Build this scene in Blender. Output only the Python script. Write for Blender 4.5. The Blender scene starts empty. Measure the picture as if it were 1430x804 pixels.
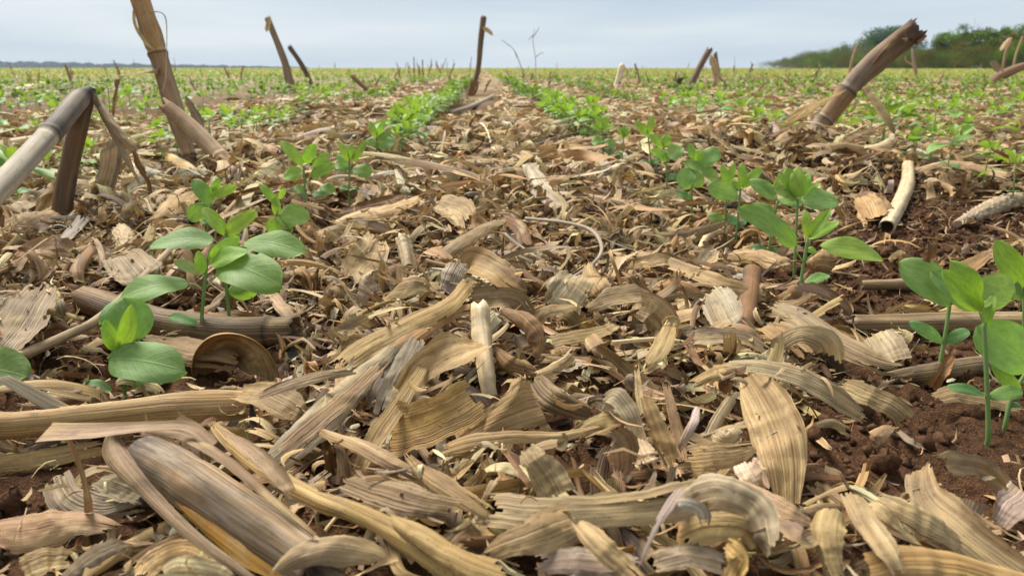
import bpy, math, random
import numpy as np
from mathutils import Vector

R = math.radians
rng = np.random.default_rng(7)
random.seed(7)
scene = bpy.context.scene
col = scene.collection

# ------------------------------------------------------------------ camera
CAM_H = 0.19
FPX = 1101.0                       # focal length in pixels of the 1430 px wide frame
PITCH = math.atan(307.0 / FPX)
cam_d = bpy.data.cameras.new('camera')
cam_d.sensor_width = 36.0
cam_d.lens = 36.0 * FPX / 1430.0
cam_d.clip_start = 0.01
cam_d.clip_end = 20000.0
cam_d.dof.use_dof = True
cam_d.dof.focus_distance = 0.50
cam_d.dof.aperture_fstop = 20.0
cam = bpy.data.objects.new('camera', cam_d)
col.objects.link(cam)
cam.location = (0, 0, CAM_H)
cam.rotation_euler = (math.pi / 2 - PITCH, 0, 0)
scene.camera = cam

# ------------------------------------------------------------------ world and sun
SUN_EL, SUN_AZ = R(52), R(-38)     # azimuth from +Y towards +X
world = bpy.data.worlds.new('World')
scene.world = world
world.use_nodes = True
nt = world.node_tree
nt.nodes.clear()
out = nt.nodes.new('ShaderNodeOutputWorld')
sky = nt.nodes.new('ShaderNodeTexSky')
sky.sky_type = 'NISHITA'
sky.sun_disc = False
sky.sun_elevation = SUN_EL
sky.sun_rotation = SUN_AZ
bg1 = nt.nodes.new('ShaderNodeBackground')
bg1.inputs[1].default_value = 0.08
nt.links.new(sky.outputs[0], bg1.inputs[0])
tc = nt.nodes.new('ShaderNodeTexCoord')
sep = nt.nodes.new('ShaderNodeSeparateXYZ')
nt.links.new(tc.outputs['Generated'], sep.inputs[0])
mp = nt.nodes.new('ShaderNodeMapping')
mp.inputs['Scale'].default_value = (1.2, 1.2, 11.0)
mp.inputs['Location'].default_value = (3.1, 0.4, 0.2)
nt.links.new(tc.outputs['Generated'], mp.inputs[0])
nz = nt.nodes.new('ShaderNodeTexNoise')
nz.inputs['Scale'].default_value = 1.3
nz.inputs['Detail'].default_value = 4.0
nz.inputs['Roughness'].default_value = 0.5
nt.links.new(mp.outputs[0], nz.inputs[0])
cr = nt.nodes.new('ShaderNodeValToRGB')
cr.color_ramp.elements[0].position = 0.36
cr.color_ramp.elements[0].color = (0.48, 0.575, 0.675, 1)
cr.color_ramp.elements[1].position = 0.66
cr.color_ramp.elements[1].color = (0.70, 0.755, 0.79, 1)
nt.links.new(nz.outputs[0], cr.inputs[0])
mr = nt.nodes.new('ShaderNodeMapRange')
mr.inputs[1].default_value = 0.0
mr.inputs[2].default_value = 1.0
mr.inputs[3].default_value = 0.85
mr.inputs[4].default_value = 0.72
nt.links.new(sep.outputs[2], mr.inputs[0])
bg2 = nt.nodes.new('ShaderNodeBackground')
nt.links.new(cr.outputs[0], bg2.inputs[0])
nt.links.new(mr.outputs[0], bg2.inputs[1])
mx = nt.nodes.new('ShaderNodeMixShader')
mx.inputs[0].default_value = 0.93
nt.links.new(bg1.outputs[0], mx.inputs[1])
nt.links.new(bg2.outputs[0], mx.inputs[2])
nt.links.new(mx.outputs[0], out.inputs[0])

sun_d = bpy.data.lights.new('sun', 'SUN')
sun_d.energy = 5.0
sun_d.angle = R(24)
sun_d.color = (1.0, 0.955, 0.88)
sun = bpy.data.objects.new('sun', sun_d)
col.objects.link(sun)
sdir = Vector((math.sin(SUN_AZ) * math.cos(SUN_EL), math.cos(SUN_AZ) * math.cos(SUN_EL), math.sin(SUN_EL)))
sun.rotation_euler = sdir.to_track_quat('Z', 'Y').to_euler()

scene.view_settings.view_transform = 'Standard'
scene.view_settings.look = 'None'
scene.view_settings.exposure = 0.48
scene.view_settings.gamma = 1.0
scene.cycles.use_denoising = True
scene.cycles.max_bounces = 6
scene.cycles.diffuse_bounces = 2
scene.cycles.glossy_bounces = 2
scene.cycles.transmission_bounces = 3
scene.cycles.volume_bounces = 0

# ------------------------------------------------------------------ node helpers
def new_mat(name):
    m = bpy.data.materials.new(name)
    m.use_nodes = True
    t = m.node_tree
    t.nodes.clear()
    return m, t

class NB:
    """tiny node builder"""
    def __init__(s, t): s.t = t
    def n(s, typ, **kw):
        nd = s.t.nodes.new(typ)
        for k, v in kw.items(): setattr(nd, k, v)
        return nd
    def link(s, a, b): s.t.links.new(a, b)
    def put(s, inp, v):
        if hasattr(v, 'is_output') or isinstance(v, bpy.types.NodeSocket): s.t.links.new(v, inp)
        else: inp.default_value = v
    def math(s, op, a, b=0.0, c=None, clamp=False):
        nd = s.n('ShaderNodeMath', operation=op, use_clamp=clamp)
        s.put(nd.inputs[0], a); s.put(nd.inputs[1], b)
        if c is not None: s.put(nd.inputs[2], c)
        return nd.outputs[0]
    def vec(s, x, y, z):
        nd = s.n('ShaderNodeCombineXYZ')
        s.put(nd.inputs[0], x); s.put(nd.inputs[1], y); s.put(nd.inputs[2], z)
        return nd.outputs[0]
    def noise(s, v, scale, detail=3.0, rough=0.55):
        nd = s.n('ShaderNodeTexNoise')
        s.put(nd.inputs['Vector'], v)
        nd.inputs['Scale'].default_value = scale
        nd.inputs['Detail'].default_value = detail
        nd.inputs['Roughness'].default_value = rough
        return nd.outputs[0]
    def ramp(s, v, p0, p1, c0=(0, 0, 0, 1), c1=(1, 1, 1, 1)):
        nd = s.n('ShaderNodeValToRGB')
        s.put(nd.inputs[0], v)
        e = nd.color_ramp.elements
        e[0].position = p0; e[0].color = c0; e[1].position = p1; e[1].color = c1
        return nd.outputs[0]
    def mix(s, f, a, b, blend='MIX'):
        nd = s.n('ShaderNodeMix', data_type='RGBA', blend_type=blend)
        s.put(nd.inputs[0], f); s.put(nd.inputs[6], a); s.put(nd.inputs[7], b)
        return nd.outputs[2]
    def attr(s, name):
        return s.n('ShaderNodeAttribute', attribute_name=name)
    def sepx(s, v):
        nd = s.n('ShaderNodeSeparateXYZ'); s.put(nd.inputs[0], v); return nd.outputs
    def surface(s, color, rough, spec, height=None, bs=0.5, bd=0.001, transl=0.0, tcol=None):
        p = s.n('ShaderNodeBsdfPrincipled')
        s.put(p.inputs['Base Color'], color)
        s.put(p.inputs['Roughness'], rough)
        p.inputs['Specular IOR Level'].default_value = spec
        nrm = None
        if height is not None:
            b = s.n('ShaderNodeBump')
            b.inputs['Strength'].default_value = bs
            b.inputs['Distance'].default_value = bd
            s.put(b.inputs['Height'], height)
            nrm = b.outputs[0]
            s.link(nrm, p.inputs['Normal'])
        o = s.n('ShaderNodeOutputMaterial')
        if transl > 0:
            tr = s.n('ShaderNodeBsdfTranslucent')
            s.put(tr.inputs[0], tcol if tcol is not None else color)
            if nrm: s.link(nrm, tr.inputs['Normal'])
            mxs = s.n('ShaderNodeMixShader')
            mxs.inputs[0].default_value = transl
            s.link(p.outputs[0], mxs.inputs[1]); s.link(tr.outputs[0], mxs.inputs[2])
            s.link(mxs.outputs[0], o.inputs[0])
        else:
            s.link(p.outputs[0], o.inputs[0])

def dry_leaf_material():
    m, t = new_mat('dry_maize_leaf')
    b = NB(t)
    ti = b.attr('tint'); lu = b.attr('luv')
    x, y, z = b.sepx(lu.outputs['Vector'])
    z10 = b.math('MULTIPLY', z, 37.0)
    wob = b.noise(b.vec(b.math('MULTIPLY', x, 30.0), b.math('MULTIPLY', y, 60.0), z10), 1.0, 3.0)
    yy = b.math('ADD', y, b.math('MULTIPLY', wob, 0.0016))
    rib01 = b.math('MULTIPLY_ADD', b.math('SINE', b.math('MULTIPLY', yy, 2 * math.pi / 0.00150)), 0.5, 0.5)
    fine = b.math('MULTIPLY_ADD', b.math('SINE', b.math('MULTIPLY', yy, 2 * math.pi / 0.00047)), 0.5, 0.5)
    fib = b.ramp(b.noise(b.vec(b.math('MULTIPLY', x, 5.0), b.math('MULTIPLY', yy, 1050.0), b.math('ADD', z10, 2.0)), 1.0, 2.0, 0.6), 0.36, 0.62)
    ribs = b.math('ADD', b.math('MULTIPLY', rib01, 0.30), b.math('MULTIPLY', fib, 0.70))
    streak = b.noise(b.vec(b.math('MULTIPLY', x, 22.0), b.math('MULTIPLY', y, 650.0), z10), 1.0, 3.0, 0.6)
    wide = b.noise(b.vec(b.math('MULTIPLY', x, 8.0), b.math('MULTIPLY', y, 160.0), z10), 1.0, 2.0, 0.6)
    blot = b.noise(b.vec(b.math('MULTIPLY', x, 70.0), b.math('MULTIPLY', y, 150.0), z10), 1.0, 4.0, 0.65)
    big = b.noise(b.vec(b.math('MULTIPLY', x, 16.0), b.math('MULTIPLY', y, 30.0), z10), 1.0, 2.0, 0.5)
    speck = b.noise(b.vec(b.math('MULTIPLY', x, 700.0), b.math('MULTIPLY', y, 1000.0), z10), 1.0, 2.0, 0.6)
    vis = b.ramp(b.noise(b.vec(b.math('MULTIPLY', x, 14.0), b.math('MULTIPLY', y, 45.0), b.math('ADD', z10, 5.0)), 1.0, 2.0), 0.34, 0.62)
    al = b.math('MULTIPLY', ti.outputs['Alpha'], b.math('MULTIPLY_ADD', vis, 0.75, 0.25))
    c = ti.outputs['Color']
    c = b.mix(b.math('MULTIPLY', b.ramp(big, 0.48, 0.66), 0.45), c, (0.31, 0.23, 0.145, 1))
    c = b.mix(b.math('MULTIPLY', b.ramp(b.noise(b.vec(b.math('MULTIPLY', x, 30.0), b.math('MULTIPLY', y, 60.0), b.math('ADD', z10, 9.0)), 1.0, 3.0), 0.50, 0.68), 0.6), c, (0.70, 0.53, 0.27, 1))
    c = b.mix(0.9, c, b.ramp(wide, 0.28, 0.72, (0.55, 0.47, 0.38, 1), (1.18, 1.18, 1.16, 1)), 'MULTIPLY')
    c = b.mix(0.85, c, b.ramp(streak, 0.25, 0.75, (0.48, 0.42, 0.35, 1), (1.30, 1.30, 1.26, 1)), 'MULTIPLY')
    c = b.mix(b.math('MULTIPLY', b.ramp(blot, 0.55, 0.72), 0.6), c, (0.13, 0.08, 0.04, 1))
    c = b.mix(b.math('MULTIPLY', b.ramp(speck, 0.63, 0.71), 0.55), c, (0.07, 0.045, 0.028, 1))
    fr = b.math('MULTIPLY', b.math('SUBTRACT', 1.0, ribs), b.math('MULTIPLY', al, 0.72))
    c = b.mix(fr, c, b.mix(1.0, c, (0.34, 0.27, 0.20, 1), 'MULTIPLY'))
    h = b.math('ADD', b.math('MULTIPLY', ribs, b.math('MULTIPLY', al, 0.9)), b.math('ADD', b.math('MULTIPLY', streak, 0.9), b.math('MULTIPLY', fine, 0.10)))
    b.surface(c, 0.62, 0.25, h, 0.9, 0.0006, 0.16, c)
    return m

def dry_stem_material(name='dry_maize_stem', glossy=False):
    m, t = new_mat(name)
    b = NB(t)
    ti = b.attr('tint'); lu = b.attr('luv')
    x, y, z = b.sepx(lu.outputs['Vector'])
    z10 = b.math('MULTIPLY', z, 37.0)
    streak = b.noise(b.vec(b.math('MULTIPLY', x, 14.0), b.math('MULTIPLY', y, 900.0), z10), 1.0, 5.0, 0.72)
    blot = b.noise(b.vec(b.math('MULTIPLY', x, 60.0), b.math('MULTIPLY', y, 160.0), z10), 1.0, 5.0, 0.7)
    crack = b.noise(b.vec(b.math('MULTIPLY', x, 14.0), b.math('MULTIPLY', y, 700.0), b.math('ADD', z10, 4.0)), 1.0, 2.0, 0.5)
    speck = b.noise(b.vec(b.math('MULTIPLY', x, 900.0), b.math('MULTIPLY', y, 900.0), z10), 1.0, 2.0, 0.6)
    c = ti.outputs['Color']
    c = b.mix(0.9, c, b.ramp(streak, 0.28, 0.72, (0.62, 0.56, 0.50, 1), (1.22, 1.20, 1.16, 1)), 'MULTIPLY')
    c = b.mix(b.math('MULTIPLY', b.ramp(blot, 0.53, 0.72), 0.5), c, b.mix(1.0, c, (0.34, 0.27, 0.21, 1), 'MULTIPLY'))
    c = b.mix(b.math('MULTIPLY', b.ramp(crack, 0.70, 0.76), 0.6), c, (0.045, 0.028, 0.018, 1))
    c = b.mix(b.math('MULTIPLY', b.ramp(speck, 0.66, 0.73), 0.55), c, (0.05, 0.032, 0.02, 1))
    h = b.math('SUBTRACT', b.math('MULTIPLY', streak, 1.0), b.math('MULTIPLY', b.ramp(crack, 0.69, 0.76), 0.8))
    if glossy:
        c = b.mix(b.math('MULTIPLY', b.ramp(b.noise(b.vec(b.math('MULTIPLY', x, 7.0), b.math('MULTIPLY', y, 800.0), b.math('ADD', z10, 3.0)), 1.0, 4.0), 0.46, 0.62), 0.8), c, (0.10, 0.065, 0.038, 1))
        c = b.mix(b.math('MULTIPLY', b.ramp(b.noise(b.vec(b.math('MULTIPLY', x, 30.0), b.math('MULTIPLY', y, 260.0), z10), 1.0, 5.0, 0.7), 0.50, 0.62), 0.55), c, (0.34, 0.27, 0.19, 1))
        b.surface(c, 0.60, 0.22, h, 0.7, 0.0006)
    else:
        b.surface(c, 0.66, 0.18, h, 0.5, 0.0006)
    return m

def soy_material():
    m, t = new_mat('soybean_tissue')
    b = NB(t)
    ti = b.attr('tint'); lu = b.attr('luv')
    x, y, z = b.sepx(lu.outputs['Vector'])
    ay = b.math('ABSOLUTE', y)
    ph = b.math('SUBTRACT', b.math('MULTIPLY', x, 8.0), b.math('MULTIPLY', ay, 2.6))
    side = b.math('POWER', b.math('ABSOLUTE', b.math('COSINE', b.math('MULTIPLY', ph, math.pi))), 14.0)
    mid = b.ramp(ay, 0.02, 0.07, (1, 1, 1, 1), (0, 0, 0, 1))
    vein = b.math('MAXIMUM', b.math('MULTIPLY', side, 0.42), mid)
    vein = b.math('MULTIPLY', vein, ti.outputs['Alpha'])
    pos = b.n('ShaderNodeNewGeometry').outputs['Position']
    n1 = b.noise(b.vec(b.math('MULTIPLY', x, 6.0), b.math('MULTIPLY', y, 4.0), b.math('MULTIPLY', z, 31.0)), 1.0, 4.0, 0.6)
    n2 = b.noise(b.vec(b.math('MULTIPLY', x, 60.0), b.math('MULTIPLY', y, 36.0), b.math('MULTIPLY', z, 31.0)), 1.0, 3.0, 0.7)
    c = b.mix(0.8, ti.outputs['Color'], b.ramp(n1, 0.3, 0.7, (0.66, 0.72, 0.66, 1), (1.25, 1.2, 1.2, 1)), 'MULTIPLY')
    c = b.mix(b.math('MULTIPLY', b.ramp(n2, 0.3, 0.7), 0.22), c, (0.30, 0.42, 0.20, 1))
    c = b.mix(b.math('MULTIPLY', vein, 0.10), c, (0.32, 0.46, 0.16, 1))
    c = b.mix(b.math('MULTIPLY', b.ramp(b.noise(b.vec(b.math('MULTIPLY', x, 9.0), b.math('MULTIPLY', y, 6.0), b.math('MULTIPLY', z, 77.0)), 1.0, 3.0), 0.68, 0.76), 0.55), c, (0.34, 0.33, 0.13, 1))
    h = b.math('ADD', b.math('MULTIPLY', vein, -0.5), b.math('MULTIPLY', n2, 0.8))
    tcol = b.mix(1.0, c, (1.5, 1.6, 0.55, 1), 'MULTIPLY')
    b.surface(c, 0.50, 0.34, h, 0.6, 0.0005, 0.30, tcol)
    return m

def soil_material():
    m, t = new_mat('red_soil')
    b = NB(t)
    pos = b.n('ShaderNodeTexCoord').outputs['Object']
    n1 = b.noise(pos, 9.0, 5.0, 0.6)
    n2 = b.noise(pos, 140.0, 5.0, 0.7)
    n3 = b.noise(pos, 900.0, 3.0, 0.6)
    c = b.ramp(n2, 0.3, 0.72, (0.030, 0.015, 0.008, 1), (0.150, 0.074, 0.037, 1))
    c = b.mix(b.math('MULTIPLY', b.ramp(n1, 0.4, 0.7), 0.5), c, (0.15, 0.072, 0.036, 1))
    c = b.mix(b.math('MULTIPLY', b.ramp(n3, 0.56, 0.68), 0.5), c, (0.30, 0.19, 0.10, 1))
    # beyond the first metres the soil disappears under straw and weeds
    ln = b.n('ShaderNodeVectorMath', operation='LENGTH')
    b.link(pos, ln.inputs[0])
    d = ln.outputs['Value']
    nf = b.noise(pos, 3.0, 6.0, 0.7)
    nl = b.noise(pos, 0.10, 4.0, 0.6)
    straw = b.ramp(nf, 0.35, 0.65, (0.20, 0.135, 0.075, 1), (0.42, 0.32, 0.19, 1))
    grn = b.mix(b.ramp(nl, 0.3, 0.7), (0.12, 0.155, 0.045, 1), (0.23, 0.215, 0.095, 1))
    c = b.mix(b.ramp(b.math('MULTIPLY', d, 1 / 14.0), 0.12, 0.6), c, straw)
    c = b.mix(b.math('MULTIPLY', b.ramp(b.math('MULTIPLY', d, 1 / 120.0), 0.12, 0.7), 0.72), c, grn)
    h = b.math('ADD', b.math('MULTIPLY', n2, 1.0), b.math('MULTIPLY', n3, 0.25))
    b.surface(c, 0.95, 0.08, h, 1.0, 0.008)
    return m

def clod_material():
    m, t = new_mat('soil_clods')
    b = NB(t)
    pos = b.n('ShaderNodeTexCoord').outputs['Object']
    n2 = b.noise(pos, 260.0, 5.0, 0.7)
    c = b.ramp(n2, 0.3, 0.72, (0.042, 0.020, 0.011, 1), (0.17, 0.088, 0.046, 1))
    b.surface(c, 0.95, 0.1, n2, 0.9, 0.002)
    return m

def foliage_material():
    m, t = new_mat('tree_foliage')
    b = NB(t)
    ti = b.attr('tint')
    b.surface(ti.outputs['Color'], 0.9, 0.04, None, transl=0.25)
    return m

M_LEAF = dry_leaf_material()
M_STEM = dry_stem_material()
M_CANE = dry_stem_material('weathered_cane', True)
M_SOY = soy_material()
M_SOIL = soil_material()
M_CLOD = clod_material()
M_TREE = foliage_material()

# ------------------------------------------------------------------ height field
_perm = np.random.default_rng(3).random((256, 256))
def vnoise(x, y):
    xi = np.floor(x).astype(np.int64); yi = np.floor(y).astype(np.int64)
    fx = x - xi; fy = y - yi
    fx = fx * fx * (3 - 2 * fx); fy = fy * fy * (3 - 2 * fy)
    a = _perm[xi & 255, yi & 255]; b_ = _perm[(xi + 1) & 255, yi & 255]
    c = _perm[xi & 255, (yi + 1) & 255]; d = _perm[(xi + 1) & 255, (yi + 1) & 255]
    return (a * (1 - fx) + b_ * fx) * (1 - fy) + (c * (1 - fx) + d * fx) * fy - 0.5

ROW = 0.46
def row_x(k, y): return 0.255 + ROW * k - 0.035 * (y - 0.5)
def Hs(x, y):
    """smooth ground height: low at the crop rows, higher between them"""
    x = np.asarray(x, float); y = np.asarray(y, float)
    ph = (x - row_x(0, y)) / ROW
    near = np.clip(1 - np.hypot(x, y) / 40.0, 0.15, 1)
    h = (0.5 - 0.5 * np.cos(2 * np.pi * ph)) * 0.016 * near
    h = h + 0.020 * vnoise(x * 1.9 + 11.3, y * 1.9 + 5.1) + 0.010 * vnoise(x * 5.3, y * 5.3 + 2.0)
    h = h + 0.050 * vnoise(x * 1.5 + 40.2, y * 1.1 + 8.3) * np.clip((y - 1.0) / 1.5, 0, 1) * np.clip(1.3 - y / 30, 0.2, 1)
    h = h + 0.062 * np.exp(-(((x - 0.50) / 0.24) ** 2 + ((y - 1.42) / 0.26) ** 2))
    h = h + 0.030 * np.exp(-(((x + 0.06) / 0.16) ** 2 + ((y - 1.95) / 0.75) ** 2))
    h = h + 0.012 * np.exp(-(((x - 0.0) / 0.15) ** 2 + ((y - 0.50) / 0.25) ** 2))
    return h
def Hf(x, y):
    d = np.hypot(x, y)
    f = np.clip(1.6 - d / 2.5, 0, 1)
    return Hs(x, y) + f * (0.008 * vnoise(x * 38, y * 38) + 0.009 * vnoise(x * 95 + 3, y * 95) + 0.005 * vnoise(x * 190, y * 190 + 7))

# ------------------------------------------------------------------ pixel <-> world
C0 = np.array([0, 0, CAM_H])
Fv = np.array([0, math.cos(PITCH), -math.sin(PITCH)])
Uv = np.array([0, math.sin(PITCH), math.cos(PITCH)])
Rv = np.array([1.0, 0, 0])
def ray(px, py): return Fv + Rv * (px - 715) / FPX + Uv * (402 - py) / FPX
def at_depth(px, py, d): return C0 + ray(px, py) * d
def depth_of(p): return float(np.dot(np.asarray(p) - C0, Fv))
def project(P):
    q = P - C0
    d = q @ Fv
    return 715 + FPX * (q @ Rv) / d, 402 - FPX * (q @ Uv) / d, d
def on_ground(px, py, lift=0.0):
    dr = ray(px, py)
    if dr[2] > -0.012: dr = dr.copy(); dr[2] = -0.012
    z = 0.01 + lift
    p = C0
    for _ in range(14):
        t = (z - CAM_H) / dr[2]
        p = C0 + dr * t
        z = 0.5 * z + 0.5 * (float(Hs(p[0], p[1])) + lift)
    return p

# ------------------------------------------------------------------ mesh helpers
def raw_mesh(name, V, Q, luv=None, tint=None, mat=None, smooth=True):
    """V (n,3), Q (m,4) quads or (m,3) triangles"""
    me = bpy.data.meshes.new(name)
    V = np.ascontiguousarray(V, np.float32); Q = np.ascontiguousarray(Q, np.int32)
    k = Q.shape[1]
    me.vertices.add(len(V)); me.vertices.foreach_set('co', V.ravel())
    me.loops.add(Q.size); me.loops.foreach_set('vertex_index', Q.ravel())
    me.polygons.add(len(Q))
    me.polygons.foreach_set('loop_start', np.arange(0, Q.size, k, dtype=np.int32))
    me.polygons.foreach_set('loop_total', np.full(len(Q), k, np.int32))
    if smooth: me.polygons.foreach_set('use_smooth', np.ones(len(Q), bool))
    if luv is not None:
        a = me.attributes.new('luv', 'FLOAT_VECTOR', 'POINT')
        a.data.foreach_set('vector', np.ascontiguousarray(luv, np.float32).ravel())
    if tint is not None:
        a = me.attributes.new('tint', 'FLOAT_COLOR', 'POINT')
        a.data.foreach_set('color', np.ascontiguousarray(tint, np.float32).ravel())
    me.update(calc_edges=True)
    me.validate()
    if mat: me.materials.append(mat)
    return me

def obj(name, me, parent=None, loc=None):
    o = bpy.data.objects.new(name, me)
    col.objects.link(o)
    if parent is not None: o.parent = parent
    if loc is not None: o.location = loc
    return o

def tag(o, label=None, cat=None, group=None, kind=None):
    if label: o['label'] = label
    if cat: o['category'] = cat
    if group: o['group'] = group
    if kind: o['kind'] = kind
    return o

def empty(name, loc, label, cat, group=None):
    o = bpy.data.objects.new(name, None)
    o.empty_display_size = 0.01
    col.objects.link(o)
    o.location = tuple(loc)
    return tag(o, label, cat, group)

def grid_quads(nl, nw, wrap=False):
    i = np.arange(nl - 1)[:, None]
    j = np.arange(nw if wrap else nw - 1)[None, :]
    j2 = (j + 1) % nw
    a = i * nw + j; b_ = i * nw + j2; c = (i + 1) * nw + j2; d = (i + 1) * nw + j
    return np.stack([a, b_, c, d], -1).reshape(-1, 4)

def nrm(v):
    return v / np.maximum(np.linalg.norm(v, axis=-1, keepdims=True), 1e-9)

def spline(P, n):
    """Catmull-Rom through rows of P (k, m) -> (n, m)"""
    P = np.asarray(P, float); k = len(P)
    if k == 2:
        t = np.linspace(0, 1, n)[:, None]; return P[0] * (1 - t) + P[1] * t
    E = np.vstack([2 * P[0] - P[1], P, 2 * P[-1] - P[-2]])
    t = np.linspace(0, k - 1 - 1e-6, n); i = t.astype(int); f = (t - i)[:, None]
    a, b_, c, d = E[i], E[i + 1], E[i + 2], E[i + 3]
    return 0.5 * (2 * b_ + (c - a) * f + (2 * a - 5 * b_ + 4 * c - d) * f ** 2 + (3 * b_ - a - 3 * c + d) * f ** 3)

def rot_about(v, ax, ang):
    """Rodrigues, vectorised over rows"""
    c = np.cos(ang)[..., None]; s = np.sin(ang)[..., None]
    return v * c + np.cross(ax, v) * s + ax * (np.sum(ax * v, -1, keepdims=True)) * (1 - c)

TONES = {
    'tan': (0.570, 0.375, 0.173), 'pale': (0.780, 0.585, 0.326), 'beige': (0.560, 0.409, 0.236),
    'grey': (0.380, 0.297, 0.210), 'silver': (0.580, 0.497, 0.420), 'brown': (0.250, 0.132, 0.053),
    'gold': (0.570, 0.385, 0.147), 'dark': (0.070, 0.041, 0.023), 'cream': (0.820, 0.663, 0.441), 'rust': (0.240, 0.107, 0.037),
}
TONE_W = (('tan', 26), ('pale', 20), ('beige', 17), ('grey', 9), ('silver', 4), ('brown', 14), ('gold', 8), ('cream', 6))

# ------------------------------------------------------------------ ground sheet
def axis_pts(core0, core1, step, far0, far1, g):
    c = list(np.arange(core0, core1 + step * 0.5, step))
    s = step; x = c[-1]; hi = []
    while x < far1: s *= g; x += s; hi.append(x)
    s = step; x = c[0]; lo = []
    while x > far0: s *= g; x -= s; lo.append(x)
    return np.array(lo[::-1] + c + hi)
gx = axis_pts(-0.75, 0.85, 0.005, -3200, 3200, 1.07)
gy = axis_pts(0.18, 1.5, 0.005, -60, 3600, 1.045)
GX, GY = np.meshgrid(gx, gy, indexing='ij')
GZ = Hf(GX, GY)
far = np.clip((np.hypot(GX, GY) - 60) / 200, 0, 1)
GZ = GZ * (1 - far)
ground = obj('ground', raw_mesh('ground', np.stack([GX, GY, GZ], -1).reshape(-1, 3), grid_quads(len(gx), len(gy))[:, ::-1], mat=M_SOIL))
tag(ground, 'reddish brown soil of the field under the straw', kind='structure')

# ------------------------------------------------------------------ dry leaf strips (vectorised)
def profile(t, kind):
    """half width 0..1 along t for the shapes of broken maize leaves"""
    if kind == 0: return np.clip(np.minimum(1, 0.55 + 3 * t), 0, 1) * np.clip(1.0 - 0.25 * t, 0, 1)          # torn both ends
    if kind == 1: return np.clip((1 - t) * 2.2, 0, 1) ** 0.75 * np.clip(0.7 + 2 * t, 0, 1)                    # tapering to a tip
    if kind == 2: return np.sin(np.pi * np.clip(t * 0.94 + 0.03, 0, 1)) ** 0.55                               # lens
    return 0.75 + 0.25 * np.cos(6 * t)                                                                        # ragged

def strip_batch(n, nl, nw, L, W, yaw, pitch, kc, ky, kt, roll, cup, kind, seed, ragged=0.16, wave=0.0):
    """returns V (n,nl,nw,3) centred on xy, luv (n,nl,nw,3)"""
    g = np.random.default_rng(seed)
    T = np.stack([np.cos(yaw) * np.cos(pitch), np.sin(yaw) * np.cos(pitch), np.sin(pitch)], -1)
    up = np.tile(np.array([0, 0, 1.0]), (n, 1))
    B = nrm(np.cross(up, T)); B = rot_about(B, T, roll)
    N = np.cross(T, B)
    ds = L / (nl - 1)
    P = np.zeros((n, 3))
    t = np.linspace(0, 1, nl)
    K = np.stack([profile(t, k) for k in range(4)])[kind]                # n,nl
    K = K * (1 + ragged * (g.random((n, nl)) - 0.5))
    v = np.linspace(-1, 1, nw)
    V = np.zeros((n, nl, nw, 3))
    cgrow = g.random(n)
    endj = (g.random((n, nw)) - 0.5) * ragged * 1.6
    wv = g.random(n) * 6
    kink = np.zeros((n, nl))
    if nl >= 9:
        for _ in range(2):
            kink[np.arange(n), g.integers(2, nl - 2, n)] += np.where(g.random(n) < 0.35, g.normal(0, 0.6, n), 0)
    kax = g.normal(0, 0.5, n)
    for i in range(nl):
        hw = W * 0.5 * K[:, i]
        cu = cup * (0.5 + 0.5 * (cgrow + (1 - 2 * cgrow) * t[i]) * 2)
        cu = np.where(np.abs(cu) < 0.05, 0.05, cu)
        ang = cu[:, None] * v[None, :]
        rad = hw / np.abs(cu)
        off_b = np.sin(ang) * rad[:, None] * np.sign(cu)[:, None]
        off_n = (np.cos(ang) - 1) * rad[:, None]
        Q = P[:, None, :] + B[:, None, :] * off_b[..., None] + N[:, None, :] * off_n[..., None]
        if np.any(wave):
            Q = Q + N[:, None, :] * (np.sin(t[i] * 14 + wv)[:, None] * v[None, :] * np.sign(v)[None, :] * (wave * W)[:, None])[..., None]
        if i == 0: Q = Q + T[:, None, :] * (endj * W[:, None])[..., None]
        if i == nl - 1: Q = Q + T[:, None, :] * (endj[:, ::-1] * W[:, None])[..., None]
        V[:, i] = Q
        P = P + T * ds[:, None]
        a = kc * (0.3 + 1.4 * t[i]) / (nl - 1)
        T = rot_about(T, B, a); N = rot_about(N, B, a)
        if np.any(kink[:, i]):
            kk_ = nrm(B + T * kax[:, None]); T = nrm(rot_about(T, kk_, kink[:, i])); N = nrm(rot_about(N, kk_, kink[:, i])); B = nrm(rot_about(B, kk_, kink[:, i]))
        a = ky / (nl - 1)
        T = rot_about(T, N, a); B = rot_about(B, N, a)
        a = kt / (nl - 1)
        B = rot_about(B, T, a); N = rot_about(N, T, a)
    V[..., :2] -= V[..., :2].mean(axis=(1, 2), keepdims=True)
    rid = g.random(n)
    lu = np.zeros((n, nl, nw, 3))
    lu[..., 0] = (t[None, :, None] * L[:, None, None])
    lu[..., 1] = v[None, None, :] * 0.5 * W[:, None, None] * (0.4 + 0.6 * K[:, :, None])
    lu[..., 2] = rid[:, None, None]
    return V, lu

def rand_tone(g, n, wts=TONE_W, jit=0.22, dark=1.0):
    names = [k for k, w in wts]; w = np.array([w for k, w in wts], float); w /= w.sum()
    idx = g.choice(len(names), n, p=w)
    c = np.array([TONES[k] for k in names])[idx]
    c = c * (1 + jit * (g.standard_normal((n, 1)))) * (1 + 0.05 * g.standard_normal((n, 3))) * dark
    return np.clip(c, 0.02, 0.8), [names[i] for i in idx]

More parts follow.
